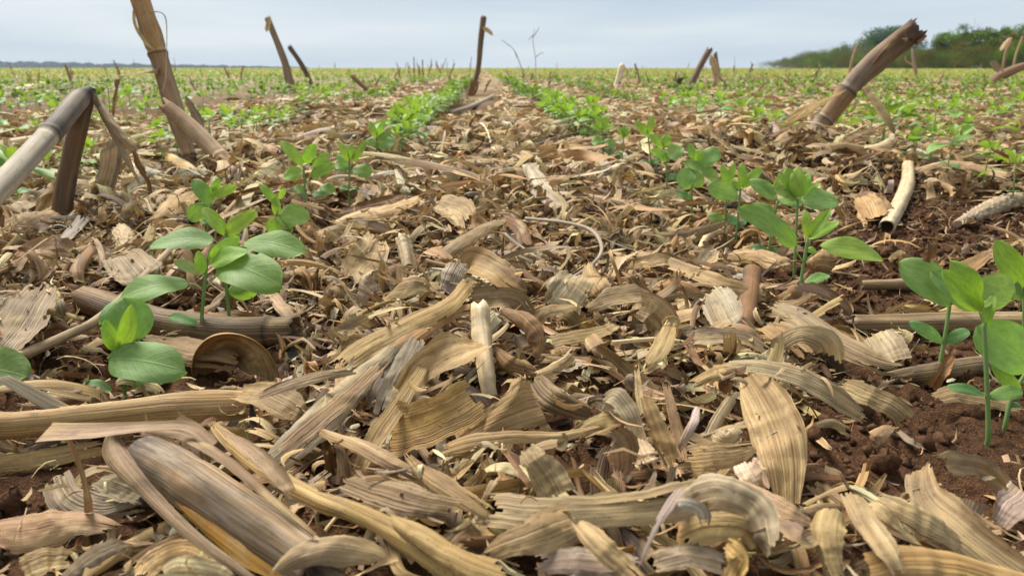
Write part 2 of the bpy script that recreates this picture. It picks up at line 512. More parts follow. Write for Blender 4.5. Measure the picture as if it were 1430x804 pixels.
def random_strips(g, n, nl, nw, L, W, curl=1.0, pitchs=0.28):
    """long papery blades: arched, scrolled, rolled lengthwise or twisted"""
    form = g.random(n)
    sg = np.where(g.random(n) < 0.65, 1, -1)
    kc = np.where(form < 0.40, g.normal(0.5, 0.7, n), np.where(form < 0.62, sg * g.uniform(1.6, 4.0, n), np.where(form < 0.76, sg * g.uniform(4.0, 7.5, n), g.normal(0, 1.0, n)))) * curl
    cup = np.where((form > 0.76) & (form < 0.90), g.uniform(0.9, 2.6, n), g.uniform(0.1, 0.8, n)) * np.where(g.random(n) < 0.5, 1, -1)
    cup = np.where(np.abs(kc) > 3.5, cup * 0.3, cup)
    kt = np.where(form > 0.84, g.normal(0, 3.0, n), g.normal(0, 0.7, n)) * curl
    ky = g.normal(0, 0.8, n)
    pitch = g.normal(0, pitchs, n) - np.clip(kc, -3, 3) * 0.25
    return strip_batch(n, nl, nw, L, W, g.uniform(0, 2 * np.pi, n), pitch, -kc, ky, kt, g.normal(0, 0.5, n), cup,
                       g.choice([0, 1, 1, 2, 2, 3], n), int(g.integers(1e9)), wave=g.uniform(0, 0.12, n)), form, kc, kt, cup

# height cap so the loose litter stays under the traced pieces
CAPN = 260
CAP = np.full((CAPN, CAPN), 9.0); CX0, CY0, CS = -1.3, 0.15, 0.01
def cap_idx(x, y):
    return np.clip(((x - CX0) / CS).astype(int), 0, CAPN - 1), np.clip(((y - CY0) / CS).astype(int), 0, CAPN - 1)
def cap_add(V):
    i, j = cap_idx(V[:, 0], V[:, 1])
    np.minimum.at(CAP, (i, j), V[:, 2] - 0.002)
def cap_at(x, y):
    i, j = cap_idx(x, y)
    return CAP[i, j]

BARE = [  # ellipses of open soil as seen from the camera: px, py, rx, ry, strength
    (1340, 620, 140, 66, 1.0), (1180, 630, 90, 48, 0.95), (1300, 690, 100, 50, 0.95), (1330, 330, 120, 36, 1.0), (1180, 390, 70, 28, 0.9),
    (1240, 420, 80, 26, 0.95), (1340, 490, 80, 45, 0.95), (20, 720, 80, 50, 0.8), (80, 505, 80, 42, 0.65), (825, 515, 36, 18, 0.7),
    (730, 640, 70, 24, 0.6), (715, 335, 22, 14, 0.8), (865, 565, 60, 18, 0.3), (1260, 270, 60, 18, 0.6), (1150, 480, 40, 30, 0.5),
    (60, 455, 60, 30, 0.1), (1000, 585, 60, 25, 0.2), (1180, 560, 60, 25, 0.6), (700, 660, 60, 20, 0.6), (300, 560, 60, 25, 0.2)]
def bareness(x, y):
    P = np.stack([x, y, Hs(x, y)], -1)
    px, py, d = project(P)
    b_ = np.zeros_like(px)
    for (cx, cy, rx, ry, s) in BARE:
        q = ((px - cx) / rx) ** 2 + ((py - cy) / ry) ** 2
        b_ = np.maximum(b_, s * np.clip(2.5 - 1.2 * q, 0, 1))
    return b_

def settle(V, base, hmax=0.029):
    """put each strip's lowest point on the ground plus base, push it under the traced pieces"""
    n = V.shape[0]
    F = V.reshape(n, -1, 3)
    hz = Hs(F[..., 0], F[..., 1])
    low = np.min(F[..., 2] - hz, axis=1)
    V = V.copy()
    # matted by rain: nothing loose stands taller than hmax
    rise = np.max(F[..., 2], axis=1) - np.min(F[..., 2], axis=1)
    k = np.minimum(1.0, hmax / np.maximum(rise, 1e-6)) ** 0.85
    zmin = np.min(F[..., 2], axis=1)
    V[..., 2] = zmin[:, None, None] + (V[..., 2] - zmin[:, None, None]) * k[:, None, None]
    low = np.min(V.reshape(n, -1, 3)[..., 2] - hz, axis=1)
    V[..., 2] += (base - low)[:, None, None]
    F = V.reshape(n, -1, 3)
    over = np.max(F[..., 2] - cap_at(F[..., 0], F[..., 1]), axis=1)
    V[..., 2] -= np.clip(over, 0, 0.05)[:, None, None]
    return V

def bites(nl, nw, g, depth=0.16):
    """which quads survive: the ends and edges of a dry leaf are torn"""
    k = np.ones((nl - 1, nw - 1), bool)
    for e in (0, 1):
        dp = np.clip(np.round(np.interp(np.linspace(0, 3, nw - 1), np.arange(4), g.random(4)) * g.random() * depth * nl + g.random(nw - 1) * 0.06 * nl), 0, nl // 3).astype(int)
        for j in range(nw - 1):
            if e: k[nl - 1 - dp[j]:, j] = False
            else: k[:dp[j], j] = False
    for _ in range(int(g.integers(0, 4))):
        i = int(g.integers(1, nl - 2)); j = 0 if g.random() < 0.5 else nw - 2
        k[i:i + int(g.integers(1, max(2, nl // 12 + 1))), j] = False
    return k.reshape(-1)

def strips_mesh(name, V, lu, tint, mat):
    n, nl, nw, _ = V.shape
    q = grid_quads(nl, nw)
    Q = (q[None] + (np.arange(n) * nl * nw)[:, None, None])
    if nl >= 7:
        g = np.random.default_rng(n + nl)
        keep = np.stack([bites(nl, nw, g, 0.22) for _ in range(40)])[g.integers(0, 40, n)]
        Q = Q[keep]
    Q = Q.reshape(-1, 4)
    T = np.repeat(tint, nl * nw, axis=0)
    return raw_mesh(name, V.reshape(-1, 3), Q, lu.reshape(-1, 3), T, mat)

# ------------------------------------------------------------------ traced leaves
TRACED = []
_seed = [100]
def traced_leaf(name, label, cat, tone, pts, cup=0.5, f=0.5, prof=0, nl=64, nw=13, ribs=1.0, ragged=0.16, group=None, parent=None, wave=0.02, depth=None, thick=0.0):
    """pts: (px, py, lift in cm, width in px[, roll in degrees]); depth: camera depths instead of lifts"""
    _seed[0] += 1
    g = np.random.default_rng(_seed[0])
    rows = []
    for i, p in enumerate(pts):
        w = at_depth(p[0], p[1], depth[i]) if depth is not None else on_ground(p[0], p[1], p[2] * 0.01)
        rows.append([w[0], w[1], w[2], p[3], p[4] if len(p) > 4 else 0.0])
    S = spline(rows, nl)
    P = S[:, :3]
    T = nrm(np.gradient(P, axis=0))
    view = nrm(C0 - P)
    N = nrm(np.array([0, 0, 1.0]) * (1 - f) + view * f)
    N = nrm(N - T * np.sum(N * T, -1, keepdims=True))
    N = rot_about(N, T, np.radians(S[:, 4]))
    B = np.cross(N, T)
    d = (P - C0) @ Fv
    face = np.clip(np.abs(np.sum(N * view, -1)), 0.72, 1)
    t = np.linspace(0, 1, nl)
    W = S[:, 3] * d / FPX / face * (1 + ragged * (np.interp(t * 9, np.arange(11), g.random(11)) - 0.5)) * (1 + 0.4 * ragged * (g.random(nl) - 0.5))
    if prof == 1: W = W * np.clip((1 - t) * 3 + 0.05, 0, 1) ** 0.7
    elif prof == 2: W = W * np.clip(np.minimum(t, 1 - t) * 4 + 0.06, 0, 1) ** 0.6
    v = np.linspace(-1, 1, nw)
    if abs(cup) < 0.85 and g.random() < 0.38: cup = -cup * 0.8
    if abs(cup) < 0.85: cup *= g.uniform(0.45, 1.0)
    cu = (cup if abs(cup) > 0.05 else 0.05) * (1 + 0.45 * np.sin(t * 4 + _seed[0]))
    asym = g.uniform(-0.3, 0.3) if abs(cup) < 1.1 else 0
    ang = cu[:, None] * (v[None, :] + asym * (1 - v[None, :] ** 2))
    rad = W * 0.5 / np.abs(cu)
    ob = np.sin(ang) * rad[:, None] * np.sign(cup or 1)
    on = (np.cos(ang) - 1) * rad[:, None] * (1 if cup >= 0 else -1)
    V = P[:, None] + B[:, None] * ob[..., None] + N[:, None] * on[..., None]
    V = V + N[:, None] * (np.sin(t * 17 + _seed[0])[:, None] * v[None] ** 2 * W[:, None] * wave)[..., None]
    if wave > 0 and abs(cup) < 1.1:
        side = 1 if g.random() < 0.5 else -1; am = g.uniform(-0.25, 0.35)
        V = V + N[:, None] * (am * np.clip(side * v[None] - 0.35, 0, 1) ** 2 * W[:, None] * (0.6 + 0.6 * np.sin(t * 6 + _seed[0] * 2))[:, None])[..., None]
        cr_ = g.uniform(0.0, 0.10) * (1 if g.random() < 0.5 else -1); vc = g.uniform(-0.5, 0.5)
        V = V + N[:, None] * (cr_ * np.abs(v[None] - vc) * W[:, None])[..., None]
        for _ in range(int(g.integers(1, 4))):
            t0_ = g.uniform(0.1, 0.9); u_ = (t[:, None] - t0_) * np.linalg.norm(P[-1] - P[0]) / W.mean() + g.uniform(-1, 1) * v[None]
            V = V + N[:, None] * (g.uniform(-0.10, 0.16) * np.clip(1 - np.abs(u_) * g.uniform(0.7, 1.6), 0, 1) * W[:, None])[..., None]
        fn = np.array([np.interp(t * 22, np.arange(24), g.standard_normal(24)) for _ in range(nw)]).T
        V = V + N[:, None] * (fn * 0.012 * W[:, None])[..., None]
    ln = np.interp(t * 14, np.arange(16), g.standard_normal(16)) * 0.022
    V = V + N[:, None] * (ln * W)[:, None, None]
    for e, s in ((0, -1), (nl - 1, 1)):
        V[e] += T[e] * ((g.random(nw) - 0.5) * ragged * 2.2 * W[e])[:, None]
    lu = np.zeros((nl, nw, 3))
    seg = np.r_[0, np.cumsum(np.linalg.norm(np.diff(P, axis=0), axis=1))]
    lu[..., 0] = seg[:, None] + _seed[0] * 0.37
    lu[..., 1] = v[None] * 0.5 * W[:, None] * 0.55 + v[None] * 0.225 * W.max()
    lu[..., 2] = _seed[0] * 0.173 % 1
    c = np.array(TONES[tone]) * (1 + 0.05 * g.standard_normal(3)) if isinstance(tone, str) else np.array(tone)
    tint = np.tile(np.r_[c, ribs], (nl * nw, 1))
    org = P[nl // 2].copy() if parent is None else np.zeros(3)
    q_ = grid_quads(nl, nw)
    if ragged > 0.05: q_ = q_[bites(nl, nw, g, 0.20)]
    VV, LL, TT_ = V.reshape(-1, 3), lu.reshape(-1, 3), tint
    if ragged > 0.05 and g.random() < 0.65 and nw >= 9:
        # a lengthwise tear: the columns past s leave the rest towards one end
        s = int(g.integers(2, nw - 2)); t0 = g.uniform(0.45, 0.75); gap = g.uniform(0.12, 0.45) * (1 if g.random() < 0.7 else -0.5)
        V2 = V.copy(); k_ = (np.clip(t - t0, 0, 1) / (1 - t0)) ** 1.5
        V2 += N[:, None] * (gap * k_ * W)[:, None, None] + B[:, None] * (abs(gap) * 0.35 * k_ * W)[:, None, None]
        j_ = (q_[:, 0] % nw); A_ = q_[j_ < s]; B2 = q_[j_ >= s] + len(VV)
        VV = np.vstack([VV, V2.reshape(-1, 3)]); LL = np.vstack([LL, LL]); TT_ = np.vstack([TT_, TT_]); q_ = np.vstack([A_, B2])
    me = raw_mesh(name, VV - org, q_, LL, TT_, M_LEAF)
    o = obj(name, me, parent, tuple(org))
    if parent is None:
        tag(o, label, cat, group)
        cap_add(V.reshape(-1, 3))
        TRACED.append(V)
    elif label: o['label'] = label
    return o

# ------------------------------------------------------------------ tubes (stalks, twigs, stems)
def tube(P, r, ns=14, jag0=0.0, jag1=0.0, hollow0=False, hollow1=False, lump=0.03, seed=1, flat=1.0):
    """P (n,3) smooth centre line, r (n,) radii -> verts, quads, luv"""
    g = np.random.default_rng(seed)
    P = np.asarray(P, float); n = len(P)
    T = nrm(np.gradient(P, axis=0))
    ref = np.array([0, 0, 1.0]) if abs(T[0][2]) < 0.9 else np.array([0, 1.0, 0])
    B = nrm(np.cross(T, ref)); N = np.cross(B, T)
    a = np.linspace(0, 2 * np.pi, ns, endpoint=False)
    prof = 1 + lump * np.interp((a + 0.7) % (2 * np.pi), np.linspace(0, 2 * np.pi, 9), np.r_[g.standard_normal(8), 0])
    nk = max(3, n // 14); nzk = g.standard_normal((nk, ns))
    R_ = r[:, None] * prof[None] * (1 + lump * 0.5 * np.stack([np.interp(np.linspace(0, nk - 1, n), np.arange(nk), nzk[:, j]) for j in range(ns)], 1))
    V = P[:, None] + B[:, None] * (np.cos(a)[None] * R_)[..., None] + N[:, None] * (np.sin(a)[None] * R_ * flat)[..., None]
    if jag0: V[0] -= T[0] * ((g.random(ns) ** 1.5) * jag0)[:, None]
    if jag1: V[-1] += T[-1] * ((g.random(ns) ** 1.5) * jag1)[:, None]
    seg = np.r_[0, np.cumsum(np.linalg.norm(np.diff(P, axis=0), axis=1))]
    lu = np.zeros((n, ns, 3)); lu[..., 0] = seg[:, None]; lu[..., 1] = (np.minimum(a, 2 * np.pi - a)[None] * r.mean()); lu[..., 2] = (seed * 0.217) % 1
    rings = [V]; lus = [lu]
    if hollow1:
        I1 = V[-1] * 0.0 + (P[-1] + (V[-1] - P[-1]) * 0.86 - T[-1] * r[-1] * 0.1)
        I2 = P[-1] + (V[-2] - P[-2]) * 0.72 - T[-1] * r[-1] * 1.1
        I3 = P[-1] + (V[-2] - P[-2]) * 0.05 - T[-1] * r[-1] * 1.2
    else:
        I1 = P[-1] + (V[-1] - P[-1]) * 0.7; I2 = P[-1] + (V[-1] - P[-1]) * 0.4 - T[-1] * r[-1] * 0.1; I3 = P[-1] + (V[-1] - P[-1]) * 0.02
    post = np.stack([I1, I2, I3])
    if hollow0:
        J1 = P[0] + (V[0] - P[0]) * 0.86 + T[0] * r[0] * 0.1
        J2 = P[0] + (V[1] - P[1]) * 0.72 + T[0] * r[0] * 1.1
        J3 = P[0] + (V[1] - P[1]) * 0.05 + T[0] * r[0] * 1.2
    else:
        J1 = P[0] + (V[0] - P[0]) * 0.7; J2 = P[0] + (V[0] - P[0]) * 0.4; J3 = P[0] + (V[0] - P[0]) * 0.02
    pre = np.stack([J3, J2, J1])
    A = np.concatenate([pre, V, post])
    la = np.concatenate([np.repeat(lu[:1], 3, 0), lu, np.repeat(lu[-1:], 3, 0)])
    return A.reshape(-1, 3), grid_quads(len(A), ns, True), la.reshape(-1, 3), ns

def stalk_mesh(name, P, r, tone, seed, jag=(0, 0), hollow=(False, False), ns=18, node_at=(), tone2=None, lump=0.035, dark_ends=True):
    """a maize stem: node_at are fractions of its length where the stem swells"""
    n = max(24, int(len(P)))
    S = spline(np.c_[P, r], 120)
    PP, rr = S[:, :3], S[:, 3].copy()
    t = np.linspace(0, 1, 120)
    gl = np.random.default_rng(seed + 5); rr *= 1 + 0.03 * np.interp(t * 12, np.arange(14), gl.standard_normal(14))
    for q in node_at:
        rr *= 1 + 0.10 * np.exp(-((t - q) / 0.018) ** 2) - 0.08 * np.exp(-((t - q - 0.03) / 0.010) ** 2)
    V, Q, lu, ns = tube(PP, rr, ns, jag[0], jag[1], hollow[0], hollow[1], lump, seed)
    g = np.random.default_rng(seed)
    stops = tone if isinstance(tone, list) else None
    if stops: tone = stops[0][1]
    c1 = np.array(TONES[tone]) if isinstance(tone, str) else np.array(tone)
    c2 = c1 if tone2 is None else (np.array(TONES[tone2]) if isinstance(tone2, str) else np.array(tone2))
    m = len(V) // ns
    tt = np.clip((np.arange(m) - 3) / 119.0, 0, 1)
    C = c1[None] * (1 - tt[:, None]) + c2[None] * tt[:, None]
    if stops: C = np.stack([np.interp(tt, [q[0] for q in stops], [q[1][k] for q in stops]) for k in range(3)], -1)
    for q in node_at:
        C = C * (1 - 0.75 * np.exp(-((tt - q - 0.008) / 0.008) ** 2))[:, None]
        C = C * (1 + 0.30 * np.exp(-((tt - q - 0.03) / 0.015) ** 2))[:, None]
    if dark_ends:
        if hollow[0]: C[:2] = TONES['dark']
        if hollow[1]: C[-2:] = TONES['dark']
    gb = np.random.default_rng(seed + 9)
    F0 = gb.standard_normal((m // 6 + 3, ns)) * 0.10 + gb.standard_normal((1, ns)) * 0.15
    F1 = np.stack([np.interp(np.arange(m) / 6.0, np.arange(F0.shape[0]), F0[:, j]) for j in range(ns)], 1)
    grey = np.clip(np.stack([np.interp(np.arange(m) / 14.0, np.arange(m // 14 + 3), gb.standard_normal(m // 14 + 3)) for j in range(ns)], 1) * 0.3 + gb.standard_normal((1, ns)) * 0.25, 0, 0.6)
    CC = C[:, None, :] * (1 + F1[..., None])
    CC = CC * (1 - grey[..., None]) + grey[..., None] * CC.mean(-1, keepdims=True) * np.array([1.0, 0.9, 0.78])
    tint = np.c_[np.clip(CC.reshape(-1, 3), 0.01, 0.9), np.ones(m * ns)]
    return V, Q, lu, tint

def stalk_obj(name, parent, P, r, tone, seed, **kw):
    V, Q, lu, tint = stalk_mesh(name, P, r, tone, seed, **kw)
    org = np.array(parent.location) if parent is not None else np.array(P).mean(0)
    o = obj(name, raw_mesh(name, V - org, Q, lu, tint, M_STEM), parent, None if parent is not None else tuple(org))
    return o, V

def thin(name, parent, P, r, tone, seed, mat=None, n=26, ns=7, alpha=1.0, lump=0.06):
    S = spline(np.c_[P, r], n)
    V, Q, lu, ns = tube(S[:, :3], S[:, 3], ns, lump=lump, seed=seed)
    org = np.array(parent.location) if parent is not None else np.array(P).mean(0)
    c = np.array(TONES[tone]) if isinstance(tone, str) else np.array(tone)
    o = obj(name, raw_mesh(name, V - org, Q, lu, np.tile(np.r_[c, alpha], (len(V), 1)), mat or M_STEM), parent, None if parent is not None else tuple(org))
    return o, V

def dleaf(name, parent, pts, depths, tone, **kw):
    """a dried leaf that belongs to a stalk: traced at given camera depths, child of the stalk"""
    o = traced_leaf(name, None, None, tone, [(p[0], p[1], 0, p[2]) + tuple(p[3:4]) for p in pts], depth=depths, parent=parent, **kw)
    o.location = tuple(-np.array(parent.location))
    return o

def bulk_px(pts, depths):
    return np.array([at_depth(p[0], p[1], d) for p, d in zip(pts, depths)])

# ------------------------------------------------------------------ maize stalks that stand or lean
def px_r(rpx, d): return rpx * d / FPX

def standing(label, pts, depths, rpx, tone, seed, **kw):
    """root Empty at the foot of the stalk, stem as a part"""
    P = bulk_px(pts, depths)
    r = np.array([px_r(a, d) for a, d in zip(rpx, depths)])
    kw.setdefault('jag', (0, float(r[-1]) * 1.2)); kw.setdefault('hollow', (False, True))
    # carry the foot down to the soil
    foot = P[0].copy(); gz = float(Hs(foot[0], foot[1]))
    if foot[2] > gz - 0.01:
        dirn = nrm(P[0] - P[1]); L = (foot[2] - gz + 0.012) / max(0.35, -dirn[2])
        P = np.vstack([P[0] + dirn * L, P]); r = np.r_[r[0], r]
    root = empty('corn_stalk', (P[0][0], P[0][1], gz), label, 'corn stalk', kw.pop('group', 'corn stalks left standing in the field'))
    stalk_obj('stem', root, P, r, tone, seed, **kw)
    return root

# left stump, snapped, its top lying towards the viewer
st = standing('thick dark brown corn stump at the left, snapped over into a grey upper half', [(84, 322), (90, 270), (103, 205), (120, 140)], [0.95, 0.95, 0.95, 0.945], [14, 13, 13, 11],
              [(0, (0.13, 0.07, 0.03)), (0.3, (0.09, 0.05, 0.025)), (0.42, (0.13, 0.075, 0.035)), (0.8, (0.17, 0.10, 0.05)), (1, (0.08, 0.05, 0.035))], 11, node_at=(0.36,), hollow=(False, False), jag=(0, 0.004))
bentP = bulk_px([(126, 128), (108, 142), (78, 178), (46, 213), (0, 262), (-60, 325)], [0.95, 0.93, 0.875, 0.82, 0.74, 0.66])
stalk_obj('broken_top', st, bentP, np.array([px_r(a, d) for a, d in zip([8, 14, 15, 15.5, 17, 19], [0.95, 0.93, 0.875, 0.82, 0.74, 0.66])]), [(0, (0.06, 0.045, 0.04)), (0.10, (0.10, 0.08, 0.07)), (0.2, (0.30, 0.25, 0.19)), (0.36, (0.24, 0.20, 0.16)), (0.44, (0.12, 0.10, 0.08)), (0.49, (0.48, 0.42, 0.32)), (1, (0.52, 0.45, 0.34))], 12, node_at=(0.46,), jag=(0.004, 0))
dleaf('dried_leaf', st, [(118, 116, 8, 20), (142, 150, 12, 10), (168, 192, 13, 30), (195, 215, 8, 50)], [0.95, 0.94, 0.93, 0.93], 'beige', cup=0.9, prof=3)
dleaf('dried_leaf', st, [(122, 117, 5), (152, 165, 6), (172, 215, 7, 30), (200, 262, 4)], [0.95, 0.94, 0.93, 0.92], 'grey', cup=0.6, prof=1, nw=7)
dleaf('dried_leaf', st, [(160, 178, 7), (160, 210, 22, 15), (150, 255, 28, 10), (124, 305, 16, 10)], [0.98, 0.99, 0.99, 0.98], (0.50, 0.39, 0.27), cup=0.3, prof=2)
dleaf('dried_leaf', st, [(128, 118, 4), (138, 150, 6, 20), (150, 178, 5, 60), (166, 205, 3)], [0.94] * 4, 'grey', cup=0.8, prof=3, nw=7)
dleaf('dried_leaf', st, [(186, 200, 5), (192, 228, 8, 30), (205, 250, 7, 60), (214, 285, 3)], [0.92] * 4, 'brown', cup=0.8, prof=3, nw=7)
dleaf('dried_leaf', st, [(176, 205, 3), (184, 235, 5, 40), (198, 262, 3)], [0.92] * 3, 'pale', cup=0.6, prof=2, nw=7)
dleaf('dried_leaf', st, [(82, 246, 8), (70, 268, 16, 10), (50, 296, 14)], [0.97] * 3, 'tan', cup=0.6, prof=2)
dleaf('dried_leaf', st, [(100, 118, 5), (88, 127, 10, 40), (78, 124, 3, 40)], [0.95, 0.93, 0.93], 'dark', cup=0.8, prof=2, nw=7)
for k, (a, b_, c) in enumerate([((134, 118), (143, 135), (147, 170)), ((138, 116), (150, 122), (154, 165)), ((172, 190), (180, 215), (172, 245))]):
    thin('fibre', st, bulk_px([a, b_, c], [0.95] * 3), np.full(3, 0.0007), 'beige', 40 + k)

# tall stalk that leaves the top of the frame
st = standing('tallest brown corn stalk, leaving the top edge of the picture at the left', [(276, 258), (264, 218), (247, 165), (228, 100), (216, 62), (204, 25), (186, -30)], [1.46, 1.46, 1.45, 1.44, 1.43, 1.42, 1.41],
              [9, 9.5, 12, 12, 12.5, 12.5, 12], [(0, (0.33, 0.19, 0.09)), (0.3, (0.36, 0.24, 0.14)), (0.58, (0.34, 0.22, 0.13)), (0.62, (0.42, 0.26, 0.10)), (1, (0.46, 0.27, 0.11))], 13, node_at=(0.60, 0.16))
dleaf('dried_leaf', st, [(230, 93, 14, 0), (205, 99, 9, 40), (182, 104, 5, 30), (163, 108, 7, 0)], [1.42] * 4, 'beige', cup=1.2, prof=3)
dleaf('dried_leaf', st, [(163, 107, 6), (161, 125, 7, 60), (159, 148, 5), (158, 166, 3)], [1.42] * 4, 'brown', cup=1.0, prof=3, nw=7)
dleaf('dried_leaf', st, [(186, 8, 5), (189, 35, 4), (203, 58, 5), (219, 73, 2)], [1.41] * 4, 'pale', cup=0.6, prof=2, nw=7)
dleaf('dried_leaf', st, [(258, 132, 6), (268, 150, 10), (278, 168, 13), (284, 185, 6)], [1.48] * 4, 'grey', cup=0.5, prof=2)
thin('fibre', st, bulk_px([(207, 18), (222, 17), (231, 25), (233, 50), (232, 85), (231, 112), (226, 130)], [1.41] * 7), np.array([0.0012, 0.0009, 0.0012, 0.0007, 0.0007, 0.0012, 0.0008]), 'beige', 45)

# broken stalk crossing in front of it
st = standing('short splintered brown corn stalk leaning across the foot of the tallest stalk', [(352, 254), (325, 236), (296, 206), (265, 176), (236, 151)], [1.30, 1.31, 1.33, 1.35, 1.36], [10, 12, 12, 12, 10],
              [(0, (0.42, 0.31, 0.2)), (0.38, (0.48, 0.28, 0.11)), (0.5, (0.40, 0.26, 0.14)), (0.55, (0.38, 0.26, 0.16)), (1, (0.30, 0.19, 0.11))], 14, node_at=(0.40, 0.50), jag=(0, 0.016))
dleaf('leaf_sheath', st, [(352, 252, 12), (330, 236, 20, 10), (312, 220, 16, 10), (298, 208, 8)], [1.28, 1.29, 1.3, 1.32], 'tan', cup=1.2, prof=2)
dleaf('dried_leaf', st, [(312, 222, 9), (313, 240, 10, 30), (316, 258, 8)], [1.28, 1.26, 1.25], 'silver', cup=0.4, prof=3, nw=7)

# big leaning stalk on the right
st = standing('thickest corn stalk, leaning to the right with a frayed broken end, right of centre', [(1118, 212), (1136, 188), (1160, 158), (1195, 113), (1232, 78), (1275, 44)], [1.42, 1.42, 1.415, 1.40, 1.385, 1.37],
              [11, 12.5, 13, 14, 15.5, 15], [(0, (0.24, 0.17, 0.12)), (0.33, (0.27, 0.20, 0.145)), (0.40, (0.32, 0.20, 0.10)), (0.5, (0.33, 0.20, 0.10)), (0.56, (0.28, 0.20, 0.145)), (0.8, (0.25, 0.17, 0.115)), (1, (0.10, 0.06, 0.04))], 15, node_at=(0.33, 0.53), jag=(0, 0.020), lump=0.05)
dleaf('leaf_sheath', st, [(1184, 124, 3), (1160, 136, 8, 30), (1128, 152, 13, 10), (1086, 180, 14, -10)], [1.38, 1.36, 1.34, 1.32], (0.52, 0.35, 0.13), cup=-0.6, prof=2, ragged=0.3)
for k, q in enumerate([((1120, 178, 6), (1090, 196, 11, 20), (1062, 222, 6)), ((1140, 186, 6), (1120, 214, 12, -20), (1108, 232, 5)), ((1150, 178, 5), (1172, 200, 10, 30), (1188, 226, 4)), ((1128, 176, 4), (1100, 178, 7, 40), (1070, 196, 3)), ((1108, 196, 8), (1080, 208, 12, 10), (1046, 214, 6))]):
    dleaf('dried_leaf', st, [(p_[0], p_[1], p_[2] * 1.6) + tuple(p_[3:]) for p_ in q], [1.38, 1.33, 1.28], ('beige', 'tan', 'grey', 'brown', 'pale')[k], cup=0.6, prof=2, ragged=0.3)
dleaf('leaf_sheath', st, [(1208, 120, 15), (1222, 140, 14, 20), (1240, 168, 11), (1252, 188, 5)], [1.37, 1.36, 1.35, 1.35], 'pale', cup=1.0, prof=3)
dleaf('leaf_sheath', st, [(1216, 92, 6), (1240, 64, 8), (1262, 42, 7), (1274, 34, 3)], [1.365, 1.35, 1.345, 1.345], 'brown', cup=1.2, prof=3, nw=7)
for k, (a, b_) in enumerate([((1262, 52), (1279, 32)), ((1270, 56), (1288, 44)), ((1266, 46), (1270, 33)), ((1280, 60), (1293, 50)), ((1262, 58), (1282, 38))]):
    thin('splinter', st, bulk_px([a, b_], [1.36, 1.365]), np.array([0.004, 0.0018]), ('brown', 'dark', 'brown', 'brown', 'grey')[k], 50 + k, lump=0.2)
for k, (a, b_, c) in enumerate([((1138, 172), (1130, 190), (1122, 205)), ((1130, 178), (1118, 190), (1104, 207)), ((1142, 180), (1140, 195), (1134, 205))]):
    dleaf('dried_leaf', st, [a + (5,), b_ + (7,), c + (4,)], [1.40, 1.37, 1.36], 'silver', cup=0.5, prof=2, nw=7)

def far_stalk(label, pts, rpx, tone, seed, base, tips=(), **kw):
    """stands on the ground below pixel `base`, at that distance"""
    b0 = on_ground(*base); d = depth_of(b0)
    s = standing(label, [base] + list(pts), [d] * (len(pts) + 1), [rpx[0]] + list(rpx), tone, seed, **kw)
    for k, (tp, tone_) in enumerate(tips):
        dleaf('dried_leaf', s, tp, [d * 0.99] * len(tp), tone_, cup=0.5, prof=2, nw=7, nl=16)
    return s
far_stalk('thin corn stalk with a leaf wisp at its tip, taller of the leaning skyline pair', [(397, 85), (374, 27)], [4.6, 4.2], (0.26, 0.18, 0.11), 20, (411, 134),
          tips=[([(376, 24, 5), (374, 36, 7), (371, 46, 3)], 'pale')])
far_stalk('thin dark corn stalk leaning left, shorter of the pair against the sky', [(422, 92), (405, 67)], [3.4, 3.4], (0.15, 0.10, 0.07), 21, (438, 124))
far_stalk('faint brown corn stem hidden behind the pair against the sky', [(398, 100), (393, 76)], [2.6, 2.2], (0.20, 0.14, 0.10), 22, (402, 124))
far_stalk('straight dark corn stalk with pale leaf wisps, in the middle of the skyline', [(667, 100), (671, 60), (675, 26)], [3.6, 4, 4.2], (0.20, 0.13, 0.08), 23, (654, 134),
          tips=[([(674, 38, 5), (682, 44, 6), (690, 51, 2)], 'pale'), ([(662, 108, 12), (662, 122, 12), (655, 140, 4)], 'brown')])
far_stalk('short brown corn stub leaning left, in front of the middle rows', [(512, 125), (492, 107)], [3.4, 3.2], (0.24, 0.14, 0.08), 24, (535, 144))
far_stalk('pale straw coloured corn stub standing behind the seedlings right of the middle', [(864, 110), (869, 94)], [4.2, 5], 'cream', 25, (859, 126))
far_stalk('dark stubby corn stump beside the pale leaning leaf, right of the middle', [(946, 118), (949, 112)], [5, 5], 'dark', 26, (941, 130))
far_stalk('brown leaning corn stalk of the crossed couple below the right skyline', [(976, 96), (990, 71)], [4.4, 4.4], (0.22, 0.15, 0.10), 27, (960, 128),
          tips=[([(992, 74, 8), (997, 90, 10), (1002, 108, 10), (996, 122, 5)], 'pale')])
far_stalk('dark corn stub lying low behind the crossed couple of stalks', [(1002, 104), (999, 76)], [3, 2.6], (0.22, 0.16, 0.10), 28, (994, 126))
far_stalk('bent brown stub with a grey leaf at the right edge, before the trees', [(1395, 108), (1420, 96), (1440, 90)], [7, 6, 5], (0.25, 0.15, 0.09), 29, (1375, 124),
          tips=[([(1402, 104, 8), (1388, 92, 10), (1380, 88, 4)], 'grey')])
far_stalk('thin brown stem topped by a pale leaf scrap, before the trees at right', [(1404, 76), (1412, 60)], [1.8, 1.6], (0.30, 0.20, 0.12), 30, (1398, 116),
          tips=[([(1396, 72, 3), (1404, 62, 7), (1414, 50, 4)], 'pale')])
far_stalk('slim yellowish stem leaning right, beside the scrap topped stem before the trees', [(1418, 80), (1428, 52)], [1.6, 1.3], (0.40, 0.30, 0.14), 31, (1412, 116))
far_stalk('slender rust brown stem rising behind the leaning thick stalk', [(1190, 85), (1197, 64)], [2, 1.6], (0.34, 0.22, 0.11), 32, (1183, 122))
